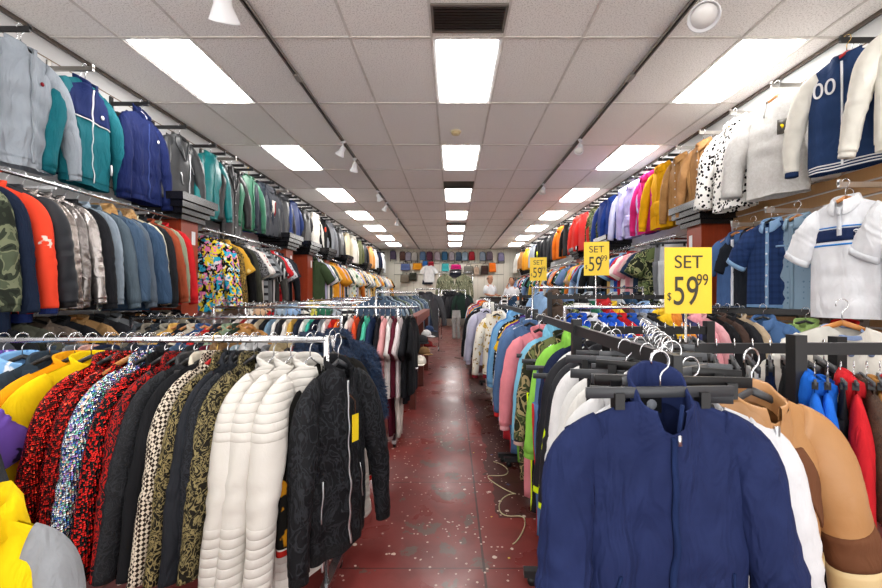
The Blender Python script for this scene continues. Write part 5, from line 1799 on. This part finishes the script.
for u, v, w_, h_, c, nm in BAGS:
    x, z = px(u, v)
    t = empty('duffel_bag' if w_ > .4 else 'tote_bag', (x, YB - .12, z), label=nm + ' on the back wall', cat='bag', group='bags on the back wall')
    rows = []
    for i in range(7):
        q = i / 6
        ww = w_ / 2 * (1 - .12 * q)
        rows.append([(ww * math.copysign(abs(cos(a)) ** .5, cos(a)), .09 * (1 - .3 * q) * math.copysign(abs(sin(a)) ** .6, sin(a)), -h_ / 2 + h_ * q) for a in [2 * pi * j / 16 for j in range(16)]])
    m_ = MB()
    b = m_.grid(rows, closed=True)
    m_.cap(b, 16)
    m_.cap(b + 96, 16)
    add('body', m_, 'nylon:' + c, t)
    for s in (-.02, .02):
        add('handle', MB().tube([(-w_ * .22, s, h_ / 2 - .02), (-w_ * .18, s, h_ / 2 + .09), (w_ * .18, s, h_ / 2 + .09), (w_ * .22, s, h_ / 2 - .02)], .009, 6), 'cloth:jet', t)
    add('front_flap', MB().box(-w_ * .36, w_ * .36, -.115, -.085, -h_ * .15, h_ * .25).mesh('flap', smooth=False), 'cloth:' + c, t)
garment('tee', ['cloth:#dedede'], 'white t-shirt spread above the bags', (px(429, 270)[0], YB - .2, 2.95), 0, 'on the back wall', 1, 3, None, scale=1.2)
for k, z in enumerate((2.95, 2.42)):
    t = empty('wall_shelf', (.0, YB, z), label=['upper thin shelf ledge under the backpacks', 'lower thin shelf ledge under the duffel bags'][k] + ' on the back wall', cat='shelf')
    add('board', MB().box(-2.7, 2.4, -.06, 0, -.02, 0).mesh('s', smooth=False), 'plastic:#8d8a82', t)

# counter platform, counter and the two people
t = empty('counter_platform', (1.8, 13.6, 0), label='raised grey platform behind the sales counter at the back', cat='platform')
add('deck', MB().box(-1.0, 1.0, -.8, .8, 0, .32).mesh('d', smooth=False), 'cloth:#5b5650', t)
t = empty('sales_counter', (1.7, 12.55, 0), label='long dark sales counter in front of the two people', cat='counter')
add('body', MB().box(-.75, .9, -.2, .2, 0, 1.35).mesh('c', smooth=False), 'wood:#3a2a22:#2a1d17', t)
add('counter_top', MB().box(-.8, .95, -.25, .25, 1.35, 1.39).mesh('c2', smooth=False), 'gloss:#1d1b1a', t)


def person(loc, rz, label, shirt, trousers, hair, bald=False):
    t = empty('person', loc, rz, label=label, cat='person')
    me = bpy.data.meshes.new('body')
    V = [((0, 0, .95), .15), ((0, 0, 1.12), .145), ((0, 0, 1.32), .165), ((0, 0, 1.46), .075), ((0, 0, 1.54), .055),
         ((.17, 0, 1.41), .06), ((.23, -.02, 1.16), .045), ((.17, -.24, 1.10), .036), ((.13, -.33, 1.12), .032),
         ((-.17, 0, 1.41), .06), ((-.23, -.02, 1.16), .045), ((-.17, -.24, 1.10), .036), ((-.13, -.33, 1.12), .032),
         ((.10, 0, .86), .095), ((.11, -.01, .48), .06), ((.11, .02, .09), .042), ((.11, -.14, .04), .035),
         ((-.10, 0, .86), .095), ((-.11, -.01, .48), .06), ((-.11, .02, .09), .042), ((-.11, -.14, .04), .035)]
    E = [(0, 1), (1, 2), (2, 3), (3, 4), (2, 5), (5, 6), (6, 7), (7, 8), (2, 9), (9, 10), (10, 11), (11, 12), (0, 13), (13, 14), (14, 15), (15, 16), (0, 17), (17, 18), (18, 19), (19, 20)]
    # five fingers on each hand
    for hs in (1, -1):
        hi = 8 if hs == 1 else 12
        for k in range(4):
            b0 = len(V)
            V.append(((hs * (.155 - .022 * k), -.375, 1.118), .010))
            V.append(((hs * (.155 - .022 * k), -.415 - .008 * (k in (1, 2)), 1.105), .009))
            E += [(hi, b0), (b0, b0 + 1)]
        b0 = len(V)
        V.append(((hs * .095, -.345, 1.12), .010))
        V.append(((hs * .085, -.375, 1.112), .009))
        E += [(hi, b0), (b0, b0 + 1)]
    me.from_pydata([v for v, _ in V], E, [])
    o = bpy.data.objects.new('body', me)
    C.objects.link(o)
    o.parent = t
    sk = o.modifiers.new('skin', 'SKIN')
    for i, (_, r_) in enumerate(V):
        me.skin_vertices[0].data[i].radius = (r_, r_ * (.72 if i < 3 else 1))
    me.skin_vertices[0].data[0].use_root = True
    su = o.modifiers.new('sub', 'SUBSURF')
    su.levels = su.render_levels = 1
    sk.use_smooth_shade = True
    me.materials.append(mat('cloth:#b98468'))
    add('head', MB().lathe([(.03, -.125), (.062, -.10), (.075, -.05), (.083, .01), (.082, .06), (.06, .105), (.02, .125)], 20).xf(Matrix.Translation((0, -.01, 1.66)) @ Matrix.Diagonal((.93, 1.12, 1, 1))), 'cloth:#c08e72', t)
    hd = t.children[-1] if t.children else None
    for sx in (-1, 1):
        add('ear', MB().lathe([(.004, -.03), (.016, 0), (.004, .03)], 8).xf(Matrix.Translation((sx * .08, 0, 1.66))), 'cloth:#b98468', t)
        add('eye', MB().lathe([(.003, -.009), (.011, 0), (.003, .009)], 8).xf(Matrix.Translation((sx * .03, -.094, 1.675))), 'plastic:#221a16', t)
    add('nose', MB().tube([(0, -.09, 1.685), (0, -.118, 1.645), (0, -.10, 1.635)], [.007, .014, .010], 8), 'cloth:#b98468', t)
    add('mouth', MB().tube([(-.024, -.088, 1.605), (0, -.096, 1.603), (.024, -.088, 1.605)], .005, 6), 'cloth:#8a4a40', t)
    if bald:
        add('hair', MB().lathe([(.088, .02), (.088, .055), (.078, .075), (.070, .078)], 20).xf(Matrix.Translation((0, .012, 1.64)) @ Matrix.Diagonal((.97, 1.1, 1, 1))), 'cloth:#6b625c', t)
    else:
        add('hair', MB().lathe([(.086, .035), (.092, .07), (.072, .12), (.03, .145), (.004, .147)], 20).xf(Matrix.Translation((0, .008, 1.645)) @ Matrix.Diagonal((.97, 1.15, 1, 1))), 'cloth:' + hair, t)
    for q in list(C.objects):
        if q.parent == t and q.name.split('.')[0] in ('head', 'ear', 'eye', 'nose', 'mouth', 'hair'):
            q.scale = (1.16,) * 3
            q.location = (0, 0, -.16 * 1.54 - .02)
    # shirt and trousers over the body
    sm_ = MB()
    rows = []
    for z, a, b_ in ((.88, .175, .13), (1.0, .175, .13), (1.2, .18, .135), (1.36, .195, .125), (1.44, .13, .09), (1.485, .075, .068)):
        rows.append([(a * cos(q), b_ * sin(q), z) for q in [2 * pi * j / 24 for j in range(24)]])
    sm_.grid(rows, closed=True)
    add('shirt', sm_, 'cloth:' + shirt, t)
    for sx in (-1, 1):
        add('shirt_sleeve', MB().tube([(sx * .15, 0, 1.42), (sx * .20, -.005, 1.33), (sx * .235, -.02, 1.18)], [.075, .07, .066], 14), 'cloth:' + shirt, t)
        add('trouser_leg', MB().tube([(sx * .09, 0, .94), (sx * .105, -.01, .5), (sx * .11, .015, .06)], [.115, .08, .068], 14), 'cloth:' + trousers, t)


person((1.29, 13.35, .32), radians(38), 'balding person in a white shirt behind the counter', '#e2e4e8', '#2b2f3a', '#6b625c', True)
person((2.05, 13.45, .25), radians(-20), 'dark-haired person in a white shirt beside the right racks', '#dcdde2', '#2b2f3a', '#2b211c')

# power cord on the floor under the right rack
pts = []
for i in range(60):
    t_ = i / 59
    pts.append((.36 + .10 * sin(t_ * 17) * (1 - .4 * t_) + .05 * t_, 3.35 - 1.05 * t_ + .05 * cos(t_ * 23), .006))
tag(add('extension_cord', MB().tube(pts, .0035, 6), 'plastic:#b8b08a'), 'thin pale cord curling on the floor under the right aisle rack', 'cord')

# ------------------------------------------------------------------ labels
NUM = ['first', 'second', 'third', 'fourth', 'fifth', 'sixth', 'seventh', 'eighth', 'ninth', 'tenth', 'eleventh', 'twelfth', 'thirteenth', 'fourteenth', 'fifteenth', 'sixteenth', 'seventeenth', 'eighteenth', 'nineteenth', 'twentieth'] + \
      ['twenty-' + q for q in ('first', 'second', 'third', 'fourth', 'fifth', 'sixth', 'seventh', 'eighth', 'ninth')] + ['thirtieth'] + ['thirty-' + q for q in ('first', 'second', 'third', 'fourth', 'fifth', 'sixth', 'seventh', 'eighth', 'ninth')] + ['fortieth'] + ['forty-' + q for q in ('first', 'second', 'third', 'fourth', 'fifth', 'sixth', 'seventh', 'eighth', 'ninth')]
rowd = {}
for g in GARM:
    rowd.setdefault(g[0], []).append(g)
used = set()


def wc(s):
    return len(re.findall(r"[A-Za-z0-9][A-Za-z0-9'-]*", s))


def article(s):
    return s


for row, gs in rowd.items():
    cnt = {}
    for g in gs:
        cnt[g[2]] = cnt.get(g[2], 0) + 1
    seen = {}
    for i, (r_, o, desc, cat) in enumerate(gs):
        prev = gs[i - 1][2] if i else None
        nxt = gs[i + 1][2] if i + 1 < len(gs) else None
        if row.startswith('arm '):
            idx = seen.get(desc, 0)
            seen[desc] = idx + 1
            lab = f'{desc}, {NUM[idx]} of its kind from the front {row[4:]}'
        elif cnt[desc] == 1:
            lab = f'{desc} {row}'
            for rel, oth in (('next to the', prev), ('before the', nxt)):
                if wc(lab) <= 9 and oth and cnt.get(oth) == 1 and wc(lab) + 3 + wc(oth) <= 16:
                    lab = lab + f', {rel} {oth}'
                    break
        else:
            idx = seen.get(desc, 0)
            seen[desc] = idx + 1
            lab = f'{desc} {row}'
            cands = [(rel, oth) for rel, oth in (('just after the', prev), ('just before the', nxt)) if oth and oth != desc and wc(lab) + 3 + wc(oth) <= 16]
            done = False
            for rel, oth in cands:
                q = lab + f', {rel} {oth}'
                if q not in used:
                    lab, done = q, True
                    break
            if not done:
                lab = f'{desc} {row}, {NUM[idx]} such one along'
        if lab in used:
            lab = f'{desc} {row}, {NUM[i]} along it'
        if wc(lab) > 16:
            lab = f'{desc}, {NUM[i]} {row}'
        if wc(lab) > 16:
            print('LONG', lab)
        used.add(lab)
        tag(o, lab, cat, ('display arms ' + row[4:]) if row.startswith('arm ') else 'clothes ' + row)
hr = {}
for row, h, hd, desc in HNG:
    L_ = f'{hd} holding the {desc} {row}' if desc != 'empty' else f'{hd} {row}'
    if wc(L_) > 16:
        L_ = f'{hd.split()[-1] if False else "hanger"} holding the {desc} {row}'
    if L_ in hr:
        hr[L_] += 1
        L2 = L_ + f', {NUM[hr[L_] - 1]} one'
        if wc(L2) > 16:
            L2 = f'hanger of the {desc} {row}, {NUM[hr[L_] - 1]}'
        L_ = L2
    else:
        hr[L_] = 1
    if wc(L_) > 16:
        L_ = f'hanger holding the {desc}'
    if wc(L_) > 16:
        L_ = f'hanger of the {" ".join(desc.split()[:11])}'
    tag(h, L_, 'hanger', 'hangers ' + row)
